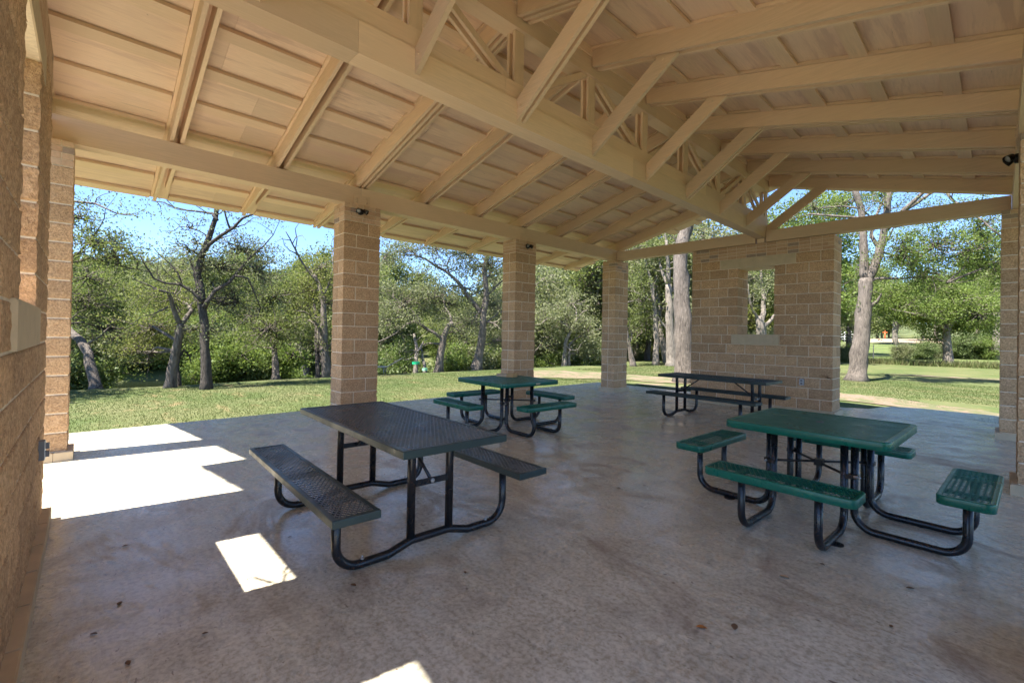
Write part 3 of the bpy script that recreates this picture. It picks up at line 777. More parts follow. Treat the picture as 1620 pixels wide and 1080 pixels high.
# fallen leaves on the floor
def leaf_obj(px, py, size, m, label, group, ang):
    p = ground(px, py, .004); mb = MB(); n_ = 7; vs = []
    for i in range(n_):
        s_ = i/(n_-1); w_ = size*.28*math.sin(math.pi*min(1, s_*1.02+.02))**.8
        zc = size*.07*math.sin(s_*3.1); vs += [(size*(s_-.5), -w_, zc+size*.04), (size*(s_-.5), 0, zc), (size*(s_-.5), w_, zc+size*.03)]
    fs = [];
    for i in range(n_-1):
        for j in range(2): a = i*3+j; fs.append((a, a+1, a+4, a+3))
    mb.add(vs, fs, .5, 0, True); mb.add([(v[0], v[1], v[2]+.0012) for v in vs], fs, .5, 0, True)
    o = mb.build('fallen_leaf', m, label=label, cat='leaf', group=group); o.location = p; o.rotation_euler = (0, 0, ang)
G1 = 'dry leaves scattered on the floor'
leaf_obj(1110, 992, .05, m_plain('orange_leaf', (.42, .17, .04), .8), 'small orange dry leaf on the open floor at lower right', G1, .5)
leaf_obj(1162, 991, .055, M_dead, 'brown curled leaf just right of the small orange leaf', G1, 2)
leaf_obj(1241, 912, .05, m_plain('tan_leaf', (.48, .33, .20), .8), 'pale tan leaf on the floor below the glossy green table', G1, .1)
leaf_obj(42, 965, .06, M_pale, 'whitish leaf beside the plinth of the near block wall', G1, .7)
for (x, y) in ((190, 954), (324, 1001), (204, 1048), (200, 863), (459, 849), (147, 1002), (482, 769), (980, 772), (1018, 768), (1410, 990), (1302, 892), (1438, 930), (560, 925), (735, 905)):
    leaf_obj(x+random.uniform(-2, 2), y, random.uniform(.022, .042), M_dead, 'small dark brown dry leaf lying flat on the bare floor', G1, random.uniform(0, 6))

# ================================================================== TREES
def leaf_quads(C3, T, size, rng, droop=0):
    n = len(C3); a = rng.normal(0, 1, (n, 3)); a /= np.linalg.norm(a, axis=1)[:, None]
    b = rng.normal(0, 1, (n, 3)); b -= a*(a*b).sum(1)[:, None]; b /= np.linalg.norm(b, axis=1)[:, None]
    s = size*rng.uniform(.6, 1.3, n)[:, None]
    if droop: a[:, 2] -= droop; a /= np.linalg.norm(a, axis=1)[:, None]
    V = np.empty((n, 4, 3)); V[:, 0] = C3-a*s*.62; V[:, 1] = C3+b*s*.34; V[:, 2] = C3+a*s*.62; V[:, 3] = C3-b*s*.34
    return V, np.repeat(T, 4)
class Tree:
    def __init__(s, seed, leaf=.08, twig=.5, dens=10, spread=.16):
        s.r = random.Random(seed); s.g = np.random.default_rng(seed); s.w = MB(); s.c = []; s.t = []
        s.leaf = leaf; s.twig = twig; s.dens = dens; s.spread = spread; s.nodes = []
    def leaves(s, p, n=None, sp=None, tb=None):
        n = s.dens if n is None else n
        if n <= 0: return
        sp = sp or s.spread
        tb = s.r.uniform(.15, .75) if tb is None else tb
        s.c.append(np.array(p)+s.g.normal(0, sp, (n, 3))*np.array([1, 1, .7])); s.t.append(np.clip(tb+s.g.normal(0, .12, n), 0, 1))
    def walk(s, p, d, L, n, wob, upb=0):
        pts = [Vector(p)]; d = Vector(d).normalized()
        for i in range(n):
            d = (d+Vector((s.r.gauss(0, wob), s.r.gauss(0, wob), s.r.gauss(0, wob)+upb))).normalized(); pts.append(pts[-1]+d*(L/n))
        return pts
    def branch(s, p, d, L, r, lvl, wob=.28, upb=.05, leafy=1.0):
        n = 5 if lvl > 0 else 3
        pts = s.walk(p, d, L, n, wob, upb)
        s.w.tube(pts, [max(.004, r*(1-.75*i/n)) for i in range(n+1)], 6 if r > .03 else 4, cap=False)
        if lvl == 0:
            for q in pts[1:]:
                if s.r.random() < leafy: s.leaves(q)
            return
        k = s.r.randint(3, 5) if lvl > 1 else s.r.randint(3, 4)
        for i in range(k):
            j = s.r.randint(2, n); a = pts[j]; dd = (pts[j]-pts[j-1]).normalized()
            sd_ = Vector((s.r.gauss(0, 1), s.r.gauss(0, 1), s.r.gauss(.1, .8))).normalized()
            s.branch(a, dd*.55+sd_*.85, L*s.r.uniform(.45, .7), r*.42, lvl-1, wob, upb, leafy)
        s.branch(pts[-1], pts[-1]-pts[-2], L*.5, r*.3, lvl-1, wob, upb, leafy)
    def blob(s, p, rad, n, sq=(1, 1, .7), stem=None, tb=None, shell=.0):
        """n short leafy twigs filling an uneven ball"""
        base = s.r.uniform(.2, .6) if tb is None else tb; p = Vector(p)
        if s.nodes:
            a = min(s.nodes, key=lambda q: (q-p).length+max(0, q.z-p.z)*1.5); L = (p-a).length
            mid = (a+p)/2+Vector((s.r.gauss(0, .12), s.r.gauss(0, .12), s.r.uniform(-.05, .2)))*L*.6; r_ = min(.07, .012+.012*L+rad*.012)
            s.w.tube([a, a.lerp(mid, .5), mid, mid.lerp(p, .55), p], [r_, r_*.85, r_*.7, r_*.55, r_*.42], 6, cap=False)
        for i in range(n):
            v = Vector((s.r.gauss(0, 1), s.r.gauss(0, 1), s.r.gauss(0, 1))).normalized()*(s.r.random()**.5)
            q = Vector(p)+Vector((v.x*rad*sq[0], v.y*rad*sq[1], v.z*rad*sq[2]))
            q += Vector((noise.noise(q*.9), noise.noise(q*.9+Vector((9, 0, 0))), noise.noise(q*.9+Vector((0, 9, 0)))))*rad*.5
            d = (q-Vector(p)).normalized()*.6+Vector((s.r.gauss(0, .6), s.r.gauss(0, .6), s.r.gauss(.1, .5)))
            pts = s.walk(q, d, s.twig, 3, .35, .0); h = (p+q)/2+Vector((s.r.gauss(0, .1), s.r.gauss(0, .1), s.r.gauss(0, .1)))*rad
            s.w.tube([p, h]+pts, [.018, .014, .011, .008, .006, .004], 3, cap=False)
            for a in pts[1:]: s.leaves(a, tb=min(1, max(0, base+s.r.gauss(0, .13))))
    def build(s, name, lm, bm, loc=None, **k):
        e = empty(name, loc or (0, 0, 0), **k); inv = Vector(loc or (0, 0, 0))
        s.w.v = [tuple(Vector(v)-inv) for v in s.w.v]
        s.w.build('trunk', bm, e)
        if s.c:
            C3 = np.concatenate(s.c)-np.array(inv); V, T = leaf_quads(C3, np.concatenate(s.t), s.leaf, s.g); mesh_np('crown', V, T, lm, e)
        return e

def traced(name, base, limbs, label, cat, lm, bm, seed=1, bz=-.12, leaf=None, dens=9, side=1.0, blobs=(), group=None, twig=.5, spread=None, dep=None, leafy=.8):
    """a tree standing where the photo has it: limbs are (pixels along the limb, radius at start, radius at end, depth drift, bough levels, bough spacing)"""
    G = ground(base[0], base[1], bz) if dep is None else at_depth(base[0], base[1], dep)
    if dep is not None: G.z = gz(G.x, G.y)
    d0 = depth_of(G); G.z = gz(G.x, G.y) if dep is None else G.z
    T = Tree(seed, (leaf*.8 if leaf else max(.045, d0*.0034)), twig, int(dens*1.9), spread or .10+.0035*d0)
    for li, (px, r0, r1, drift, lvl, gap) in enumerate(limbs):
        pts = []; n = len(px)
        for i, (a, b) in enumerate(px): pts.append(at_depth(a, b, d0+drift*(i/(n-1))))
        if li == 0:
            pts[0].z = G.z-.15
        # smooth the polyline a little
        P = [pts[0]]
        for i in range(n-1):
            for q in (.5, 1.0):
                x = pts[i].lerp(pts[i+1], q)
                if q < 1: x = x+Vector((T.r.gauss(0, .018), T.r.gauss(0, .018), 0))*(pts[i+1]-pts[i]).length
                P.append(x)
        m = len(P)-1; rs = [.82*(r0+(r1-r0)*(i/m)) for i in range(m+1)]
        if li == 0: rs[0] *= 1.55; rs[1] *= 1.08
        T.nodes += [q for q in P[(len(P)//2 if li == 0 else 1):]]
        T.w.tube(P, rs, 14 if r0 > .12 else 8, cap=True, jit=.28 if r0 > .1 else .15)
        if lvl >= 0:
            L = 0
            for i in range(1, m+1):
                L += (P[i]-P[i-1]).length
                frac = i/m
                if L > gap and frac > (.35 if li == 0 else .15):
                    L = 0; dd = (P[i]-P[i-1]).normalized()
                    sd_ = Vector((T.r.gauss(0, 1), T.r.gauss(0, 1), T.r.gauss(.25, .6))).normalized()
                    T.branch(P[i], dd*.4+sd_, side*T.r.uniform(.6, 1.2)*(1.0-.3*frac), max(.012, rs[i]*.45), lvl, leafy=leafy)
            if lvl: T.branch(P[-1], P[-1]-P[-2], side*.7, max(.01, r1*.8), max(0, lvl-1), leafy=leafy)
    for (bx_, by_, rad_px, n, dz, tb) in blobs:
        p = at_depth(bx_, by_, d0+dz); rad = rad_px*(d0+dz)/F; T.blob(p, rad, n, tb=tb)
    return T.build(name, lm, bm, G, label=label, category=None, group=group) if False else T.build(name, lm, bm, G, label=label, cat=cat, group=group)

traced('mesquite_tree', (327, 613), [
    ([(327, 613), (326, 585), (324, 550), (323, 515), (320, 485), (318, 460), (312, 435), (319, 405), (331, 375), (341, 345), (345, 315), (352, 285)], .155, .06, .3, 1, .8),
    ([(320, 478), (303, 460), (285, 450), (262, 448), (243, 440), (233, 425), (222, 405)], .055, .015, -.8, 0, .5),
    ([(288, 451), (281, 432), (268, 416), (254, 405), (243, 392)], .03, .01, -.3, -1, 9),
    ([(323, 486), (340, 460), (362, 447), (378, 428), (398, 405), (418, 388), (432, 372)], .07, .015, .9, 1, .45),
    ([(372, 436), (392, 440), (402, 462), (412, 486)], .04, .015, .6, 1, .5),
    ([(317, 408), (330, 388), (350, 372), (370, 360), (384, 345), (402, 338)], .065, .03, -.5, 0, .6),
    ([(364, 362), (358, 345), (355, 330), (350, 318)], .035, .015, -.2, 0, .5),
    ([(344, 348), (336, 338), (318, 335), (296, 333), (276, 328), (258, 320), (240, 318)], .045, .012, .6, 0, .45),
    ([(316, 440), (305, 425), (302, 412)], .035, .01, .2, 0, .6),
], 'tall dark mesquite with crooked forked limbs standing on the left lawn', 'tree', L_grey, M_bark_d, 11, leaf=.06, dens=7, side=.85,
    blobs=[(345, 425, 34, 44, .6, .6), (385, 395, 34, 36, .8, .65), (300, 395, 20, 12, 0, .5), (405, 430, 30, 40, 1, .65), (300, 360, 16, 8, 0, .5), (330, 520, 16, 14, .3, .6), (350, 480, 26, 20, .8, .5), (375, 475, 28, 24, 1, .4)])
traced('oak_tree', (268, 610), [
    ([(268, 611), (272, 585), (278, 555), (284, 525), (286, 512)], .15, .10, 0, -1, 9),
    ([(286, 514), (277, 495), (271, 475), (266, 463), (252, 459)], .085, .035, -.5, 1, .5),
    ([(286, 514), (295, 502), (303, 492), (300, 484)], .085, .05, .4, 1, .4),
    ([(266, 486), (252, 492), (240, 498), (225, 500)], .03, .01, -.6, 1, .5)],
    'leaning two forked oak with yellowing leaves left of the tall mesquite', 'tree', L_yel, M_bark, 12, dens=9, side=.9,
    blobs=[(240, 520, 34, 45, 1.2, .6), (215, 555, 28, 34, 1.4, .5), (275, 470, 42, 40, 1.5, .35), (305, 520, 26, 24, 1.5, .3), (235, 560, 24, 24, 1.2, .3)])
traced('young_tree', (283, 608), [([(284, 609), (281, 585), (283, 565), (291, 553), (299, 562), (303, 575)], .06, .015, .4, 0, .4), ([(283, 566), (286, 550), (290, 530)], .03, .012, .3, 1, .4)],
    'thin dark young tree with a bent top between the leaning oak and the mesquite', 'tree', L_oak, M_bark_d, 13, dens=8, side=.6)
traced('oak_tree', (152, 612), [
    ([(152, 613), (147, 588), (140, 560), (126, 537), (108, 522), (84, 505), (64, 480)], .15, .09, 1, 1, .9),
    ([(64, 480), (80, 440), (110, 418), (140, 408), (175, 416), (205, 424), (228, 428)], .07, .014, .6, 1, .45),
    ([(64, 478), (70, 400), (85, 345), (112, 318), (150, 322), (185, 338)], .08, .02, -.4, 1, .5),
    ([(90, 420), (125, 400), (150, 370), (165, 345)], .04, .015, 0, 1, .5)],
    'oak leaning left behind the left column, fine spreading boughs against the sky', 'tree', L_oak, M_bark, 14, dens=8, side=.95, leaf=.065, leafy=.7,
    blobs=[(150, 385, 38, 42, 0, .4), (185, 405, 30, 26, 0, .5), (125, 345, 24, 18, 0, .4), (135, 475, 44, 60, 2, .35), (165, 520, 40, 55, 2.4, .3), (135, 440, 32, 34, 1.6, .4), (200, 395, 16, 10, 0, .5)])
traced('oak_tree', (516, 596), [
    ([(517, 597), (515, 570), (513, 540), (512, 505), (512, 480), (508, 460), (500, 440)], .19, .07, 0, 1, .9),
    ([(516, 592), (508, 565), (505, 535), (501, 515), (490, 507), (478, 508)], .12, .04, .5, 0, .5),
    ([(505, 450), (490, 432), (474, 408), (466, 392), (459, 378), (452, 366)], .055, .018, -.8, -1, 9),
    ([(470, 402), (458, 396), (450, 388), (446, 375)], .03, .008, -.8, -1, 9), ([(467, 396), (470, 378), (467, 362), (474, 352)], .028, .008, -.6, -1, 9),
    ([(463, 385), (468, 375), (478, 372), (484, 380)], .022, .006, -.7, -1, 9), ([(459, 380), (445, 378), (436, 384)], .02, .006, -.9, -1, 9),
    ([(510, 470), (520, 450), (528, 425), (526, 400)], .06, .02, .5, 1, .5)],
    'grey oak with a bare twisted leader beside the column behind the dark table', 'tree', L_yel, M_bark, 15, dens=9, side=1.0,
    blobs=[(505, 425, 28, 36, .3, .5), (490, 460, 30, 36, .8, .4), (515, 480, 30, 32, 1, .5), (470, 490, 34, 44, 1.4, .55), (500, 540, 26, 22, 1.4, .4)])
traced('oak_tree', (502, 597), [([(503, 598), (502, 575), (500, 545), (500, 515), (497, 480)], .10, .05, .8, 1, .6)],
    'slim shaded oak trunk directly left of the grey oak with the bare leader', 'tree', L_oak, M_bark_d, 16, dens=8)
traced('oak_tree', (437, 597), [([(437, 598), (436, 575), (434, 550), (430, 515), (426, 495), (424, 480)], .14, .05, 1, 1, .7), ([(434, 550), (441, 520), (446, 495)], .08, .04, 1, 1, .6)],
    'twin stemmed oak near the middle of the left opening', 'tree', L_oak, M_bark, 17, dens=9, side=1.2,
    blobs=[(430, 470, 40, 60, .6, .4), (450, 520, 34, 56, .2, .35), (415, 440, 34, 40, 1, .5), (425, 520, 30, 50, -.4, .4), (400, 500, 30, 40, .3, .45)])
traced('oak_tree', (693, 586), [
    ([(693, 587), (696, 565), (700, 545), (703, 530), (710, 515), (717, 510)], .22, .10, 0, 0, .7),
    ([(700, 536), (690, 528), (676, 521), (667, 514), (656, 508), (643, 513), (630, 525), (612, 535), (600, 540)], .10, .03, -1, 1, .5),
    ([(667, 514), (660, 500), (648, 488), (636, 480), (622, 470)], .05, .015, -.4, 1, .5),
    ([(714, 512), (712, 498), (704, 486), (700, 470)], .07, .02, .6, 1, .5), ([(703, 530), (716, 524), (722, 528)], .04, .015, .5, 1, .5)],
    'grey oak with a low limb reaching left, seen over the square tables top', 'tree', L_grey, M_bark, 18, dens=9, side=1.1,
    blobs=[(640, 480, 38, 60, 0, .45), (680, 470, 38, 60, .6, .4), (620, 510, 26, 26, -.4, .5), (710, 480, 30, 40, 1, .4), (610, 460, 24, 24, .5, .5)])
traced('oak_tree', (755, 583), [
    ([(755, 584), (757, 565), (761, 545), (764, 520), (764, 500), (768, 478), (769, 455), (766, 430), (770, 400), (778, 370)], .26, .09, 0, 1, .9),
    ([(748, 583), (752, 570), (758, 560)], .16, .10, .2, -1, 9),
    ([(764, 498), (748, 478), (734, 462), (728, 450), (716, 438), (704, 428), (688, 420), (674, 410), (658, 404), (648, 392)], .13, .03, -1.2, 1, .6),
    ([(710, 432), (707, 418), (712, 406), (728, 400), (742, 396)], .05, .015, -.6, 1, .5), ([(690, 421), (684, 405), (690, 392)], .035, .012, -.8, 1, .5),
    ([(768, 470), (780, 458), (790, 448), (803, 438)], .08, .03, .6, 1, .5), ([(764, 518), (775, 505), (790, 495), (802, 490)], .06, .02, .5, 1, .6)],
    'large spreading oak with boughs arching left behind the second column', 'tree', L_grey, M_bark, 19, dens=8, side=1.3,
    blobs=[(640, 400, 30, 28, -1, .5), (690, 395, 34, 34, -.6, .5), (740, 400, 36, 46, 0, .45), (775, 420, 32, 46, .5, .4), (735, 455, 30, 30, .4, .5), (780, 480, 30, 44, 1, .4), (610, 405, 20, 14, -1.2, .5), (745, 510, 34, 44, 1.6, .6), (785, 540, 24, 30, 1.6, .35)])
traced('young_tree', (656, 588), [([(657, 589), (658, 575), (660, 555), (657, 540), (655, 528)], .12, .06, .6, 0, .6), ([(660, 556), (666, 548), (670, 540)], .06, .03, .5, 0, .5)],
    'slender grey trunk with a bright green band round it', 'tree', L_elm, M_bark_p, 20, dens=9, blobs=[(640, 558, 18, 26, 1, .3), (625, 570, 14, 16, 1, .3)])
traced('young_tree', (671, 588), [([(672, 589), (671, 575), (668, 560), (666, 550)], .09, .045, .8, 0, .6)],
    'short grey stem with a pale green band low on the bark', 'tree', L_elm, M_bark_p, 21, dens=8)
for (px, py, m_, nm) in ((658, 574, (.01, .35, .16), 'bright green ribbon band tied round the slender grey trunk'), (672, 584, (.25, .55, .35), 'pale green ribbon band tied low round the short grey stem')):
    g = ground(px, 589, -.12); q = at_depth(px, py, depth_of(g)+.1); mb = MB(); mb.tube([q-Vector((0, 0, .05)), q+Vector((0, 0, .05))], .15 if px < 665 else .11, 14, cap=False)
    mb.build('ribbon_band', m_plain('ribbon', m_, .5), label=nm, cat='ribbon')
traced('oak_tree', (896, 578), [([(893, 579), (893, 562), (894, 545), (897, 536), (905, 520), (912, 505)], .16, .07, 0, 1, .7), ([(900, 579), (900, 560), (901, 545), (910, 536), (922, 530)], .12, .05, .4, 1, .6), ([(905, 522), (892, 512), (880, 505), (866, 504), (856, 512)], .07, .03, -1, 1, .6)],
    'pale twin trunked oak with a drooping grey crown between the second and far columns', 'tree', L_grey, M_bark_p, 22, dens=9, side=1.2,
    blobs=[(890, 510, 34, 56, .6, .6), (925, 520, 30, 46, .6, .6), (865, 500, 26, 30, 0, .5), (905, 480, 30, 40, 1, .5), (935, 555, 20, 24, 1, .6)])
traced('oak_tree', (1000, 580), [([(1002, 581), (999, 565), (995, 545), (990, 520), (984, 480), (975, 440)], .20, .09, 0, 1, .9)],
    'leaning grey trunk half hidden behind the far corner column', 'tree', L_oak, M_bark, 23, dens=8, side=1.3, blobs=[(1005, 500, 26, 30, 1, .4), (1015, 470, 24, 24, 1, .4)])
traced('oak_tree', (1038, 579), [([(1038, 580), (1038, 555), (1037, 525), (1036, 495), (1033, 465), (1029, 440), (1022, 415)], .22, .07, 0, 1, .8), ([(1034, 478), (1020, 470), (1005, 462), (996, 460)], .06, .02, -.6, 1, .6)],
    'straight pale oak between the far corner column and the forked trunk', 'tree', L_oak, M_bark_p, 24, dens=8, side=1.2, blobs=[(1020, 430, 30, 34, .6, .4), (1040, 400, 26, 26, .6, .5), (1010, 395, 24, 24, .6, .5), (1020, 520, 24, 24, 1.5, .3)])
traced('oak_tree', (1062, 580), [([(1063, 581), (1062, 560), (1060, 530), (1059, 500), (1058, 470), (1057, 450)], .34, .20, 0, 0, 1.2), ([(1057, 452), (1050, 436), (1045, 422), (1043, 412)], .15, .05, .3, 0, .8), ([(1057, 452), (1058, 430), (1056, 405), (1054, 380)], .16, .08, -.4, 1, .8), ([(1058, 466), (1066, 455), (1070, 440)], .10, .05, .4, 0, .8)],
    'thick pale trunk with a sawn off forked limb left of the huge furrowed trunk', 'tree', L_oak, M_bark_p, 25, dens=8, side=1.3, blobs=[(1050, 390, 30, 26, 1, .5), (1070, 520, 14, 10, 1, .4)])
traced('elm_tree', (1083, 606), [([(1083, 607), (1082, 570), (1081, 530), (1079, 480), (1077, 440), (1077, 410), (1082, 375), (1089, 345), (1094, 310), (1098, 270), (1098, 225)], .40, .22, .6, 1, 2.2)],
    'huge furrowed grey trunk rising past the tie beam left of the window wall', 'tree', L_oak, M_bark, 26, dens=8, side=1.8, blobs=[(1120, 300, 60, 50, 0, .45), (1060, 280, 60, 50, 1, .45), (1180, 300, 50, 40, 0, .4)])
traced('oak_tree', (1206, 582), [([(1206, 583), (1206, 560), (1205, 540), (1203, 515), (1200, 500)], .42, .24, 0, 0, 1.5), ([(1203, 515), (1208, 495), (1208, 470), (1205, 445), (1203, 425)], .20, .07, .4, 1, .9), ([(1204, 520), (1218, 508), (1228, 495), (1236, 480)], .14, .06, .3, 1, .8), ([(1201, 508), (1190, 490), (1186, 470), (1183, 450)], .10, .04, -.5, 1, .7)],
    'forked grey oak framed by the opening in the far window wall', 'tree', L_grey, M_bark_p, 27, dens=9, side=1.4, blobs=[(1190, 440, 24, 26, .6, .5), (1218, 445, 24, 26, .6, .5), (1195, 540, 20, 18, 1.5, .6), (1222, 530, 18, 18, 1.5, .6), (1205, 400, 30, 30, .6, .4)])
traced('oak_tree', (1355, 601), [
    ([(1355, 602), (1357, 575), (1360, 545), (1364, 510), (1367, 480), (1369, 455), (1370, 440)], .40, .27, 0, 0, 2.5),
    ([(1369, 445), (1367, 420), (1366, 390), (1366, 360), (1362, 330), (1352, 300), (1345, 262)], .21, .12, .4, 1, 1.2),
    ([(1372, 446), (1381, 428), (1390, 405), (1396, 380), (1401, 350), (1404, 320), (1412, 285)], .21, .12, -.4, 1, 1.1),
    ([(1398, 368), (1412, 352), (1428, 335), (1446, 318), (1468, 298)], .14, .07, -.9, 1, .9), ([(1392, 395), (1378, 372), (1385, 345), (1400, 310)], .10, .05, .6, 1, .9),
    ([(1430, 333), (1450, 322), (1472, 306), (1500, 290)], .09, .05, -.6, 1, .8), ([(1496, 300), (1505, 315), (1530, 332), (1556, 350), (1582, 372)], .07, .03, -2, 1, .7),
    ([(1373, 449), (1384, 441), (1400, 440), (1425, 441), (1450, 438), (1475, 438), (1498, 447)], .075, .03, -1.2, 1, .6), ([(1398, 400), (1420, 405), (1440, 420), (1455, 430)], .05, .02, -.6, 1, .6)],
    'big forked live oak just right of the far window wall, sawn stubs at its fork', 'tree', L_elm, M_bark, 28, dens=9, side=1.5,
    blobs=[(1430, 400, 36, 60, -1, .4), (1480, 390, 40, 60, -1, .5), (1530, 400, 40, 60, -1, .5), (1340, 320, 26, 20, 1, .5), (1290, 330, 34, 28, 1, .5), (1240, 350, 26, 20, 1, .5), (1570, 420, 36, 50, -1, .5), (1500, 340, 34, 34, -1, .5), (1460, 430, 34, 40, -.6, .35), (1395, 300, 40, 30, 1, .5), (1370, 480, 14, 10, .3, .4), (1550, 360, 30, 30, -1, .5)])
traced('oak_tree', (1500, 579), [([(1500, 580), (1500, 565), (1499, 552), (1498, 535), (1500, 515), (1505, 495)], .34, .2, 0, 1, 1.4), ([(1499, 525), (1480, 508), (1460, 500), (1440, 495)], .13, .05, -1, 1, 1.2), ([(1499, 520), (1515, 505), (1535, 492), (1555, 485)], .13, .05, 0, 1, 1.2)],
    'rounded oak with a short mottled trunk and low dense crown on the right lawn', 'tree', L_elm, M_bark_p, 29, dens=10, side=2.0,
    blobs=[(1470, 495, 36, 90, 0, .5), (1510, 480, 40, 100, 0, .55), (1545, 500, 36, 90, 0, .45), (1440, 480, 32, 70, 0, .5), (1500, 520, 30, 60, 1, .3), (1415, 470, 28, 50, 1, .55), (1560, 470, 34, 70, 1, .5), (1475, 455, 34, 70, 1, .55)])
traced('oak_tree', (1575, 573), [([(1575, 574), (1576, 545), (1577, 515), (1579, 480), (1582, 440)], .38, .22, 0, 0, 3)],
    'grey trunk beside the far right column, leaves only high up', 'tree', L_oak, M_bark_p, 30, dens=9, side=1.5, blobs=[(1590, 440, 40, 60, 0, .5)])
traced('oak_tree', (1403, 438), [([(1402, 560), (1402, 545)], .1, .08, 0, -1, 9)], 'far stump', 'tree', L_elm, M_bark, 31) if False else None

# background kinds -------------------------------------------------------
def proto(name, seed, H, rad, leaf, lm, bm, n, dens, low=.3, multi=1, tb=None):
    T = Tree(seed, leaf, .55 if H > 4 else .3, int(dens*1.5), .28 if H > 4 else .14)
    for m_ in range(multi):
        an = 6.28*m_/max(1, multi); d = Vector((math.cos(an)*.35, math.sin(an)*.35, 1)) if multi > 1 else Vector((.08, .05, 1))
        pts = T.walk((0, 0, -.3), d, H*.62, 6, .10, .03); T.w.tube(pts, [H*.026*(1-.5*i/6)/math.sqrt(multi) for i in range(7)], 9, jit=.2); T.nodes += pts[2:]
        for i in range(3, 7):
            for _ in range(2):
                sd_ = Vector((T.r.gauss(0, 1), T.r.gauss(0, 1), .55)).normalized(); T.branch(pts[i], sd_, H*.26, H*.008, 1, leafy=.9)
    k = max(5, int(n/22))
    for i in range(k):
        a = T.r.uniform(0, 6.28); h = T.r.uniform(low, .95); rr = rad*math.sqrt(max(.08, 1-((h-.55)/.5)**2))*T.r.uniform(.3, .85)
        T.blob((math.cos(a)*rr, math.sin(a)*rr, h*H), rad*T.r.uniform(.28, .46), 22, sq=(1, 1, .62), tb=tb)
    return T.build(name, lm, bm, (0, 0, 0))
PR = [proto('oak_tree', 101, 7.5, 3.0, .12, L_oak, M_bark, 330, 11), proto('oak_tree', 102, 7.0, 2.8, .12, L_grey, M_bark_p, 300, 11),
      proto('elm_tree', 103, 8.5, 2.7, .12, L_elm, M_bark_p, 340, 11), proto('oak_tree', 104, 6.5, 3.0, .12, L_yel, M_bark, 300, 11), proto('juniper_tree', 105, 7.0, 2.2, .12, L_dark, M_bark_d, 340, 12, low=.1)]
BU = [proto('bush', 111, 2.4, 1.3, .085, L_elm, M_bark_d, 240, 9, low=.1, multi=3), proto('bush', 112, 1.8, 1.2, .08, L_grey, M_bark_d, 200, 9, low=.08, multi=3), proto('bush', 113, 2.0, 1.2, .085, L_dark, M_bark_d, 220, 9, low=.08, multi=3)]
used = set()
def place(src, x, y, s, lab, cat, grp, rz=None, zs=1.0, z=None):
    o = src if src.name not in used else copy_tree(src); used.add(src.name)
    o.location = (x, y, gz(x, y) if z is None else z); o.rotation_euler = (0, 0, random.uniform(0, 6.28) if rz is None else rz); o.scale = (s, s, s*zs)
    tag(o, lab, cat, grp); return o
KIND = [('dull green oak', 'oak'), ('greyish oak', 'oak'), ('bright green elm', 'elm'), ('yellow green oak', 'oak'), ('dark juniper', 'juniper')]
def polar(px, dep): q = at_depth(px, 531, dep); return q.x, q.y
random.seed(21)
# far bank behind the river
for i in range(46):
    px = random.uniform(60, 640); dep = random.uniform(33, 62); x, y = polar(px, dep)
    k = random.choice([0, 0, 1, 2, 3, 4, 4]); g = 'trees on the far river bank'
    place(PR[k], x, y, random.choice([.7, .8, .9, 1.0, 1.25, 1.4])*random.uniform(.9, 1.08), '%s in the wood across the river' % KIND[k][0], 'tree', g+' ('+KIND[k][0]+')')
# wood behind the lawn to the north west and north
for i in range(62):
    px = random.uniform(560, 1300); dep = random.uniform(27, 62); x, y = polar(px, dep)
    if dep < 34 and 600 < px < 700: continue
    k = random.choice([0, 1, 1, 2, 3, 0]); s_ = random.uniform(.85, 1.25)*(1.25 if px > 800 else .85)
    place(PR[k], x, y, s_, '%s in the wood behind the tie beam and far columns' % KIND[k][0], 'tree', 'trees of the wood beyond the path (%s)' % KIND[k][0])
for i in range(34):
    px = random.uniform(1290, 1690); dep = random.uniform(88, 120); x, y = polar(px, dep)
    k = random.choice([0, 1, 2, 3, 4]); place(PR[k], x, y, random.uniform(1.2, 1.9), '%s beyond the sunny meadow on the right' % KIND[k][0], 'tree', 'trees beyond the meadow (%s)' % KIND[k][0])
for (px, dep, k, s_) in ((1345, 45, 0, 1.3), (1420, 62, 2, 1.5), (1610, 50, 2, 1.7), (1660, 40, 0, 1.6), (1545, 66, 0, 1.6), (1480, 70, 1, 1.6)):
    x, y = polar(px, dep); place(PR[k], x, y, s_, '%s at the edge of the meadow behind the right lawn' % KIND[k][0], 'tree', 'trees edging the right lawn (%s)' % KIND[k][0])
# bushes along the near bank and lawn edge
BK = ['bright green bush', 'greyish bush', 'dark green bush']
for (px, dep, k, s_) in ((365, 16.5, 0, 1.15), (390, 17, 2, 1.2), (415, 17.5, 0, 1.25), (345, 16, 0, .9), (455, 19, 0, .9), (475, 20, 2, 1), (310, 15.5, 0, .6), (130, 14, 0, .8), (112, 13.5, 0, .9), (95, 13, 2, 1.0), (160, 15, 0, .55), (492, 20, 0, .9), (598, 22, 2, 1.5), (618, 24, 2, 1.5), (635, 26, 1, 1.1),
        (720, 23, 0, 1.1), (735, 24, 1, 1.3), (775, 24, 1, 1.3), (790, 25, 0, 1.2), (700, 24, 0, .9), (850, 27, 0, 1), (865, 28, 1, 1.1), (880, 27, 0, .8), (920, 28, 0, .9), (935, 29, 1, 1.3), (948, 29, 0, 1.1), (1015, 36, 1, 1), (1046, 40, 0, 1)):
    x, y = polar(px, dep); place(BU[k], x, y, s_, '%s at the lawn edge along the river side' % BK[k], 'bush', 'bushes along the lawn edge (%s)' % BK[k])
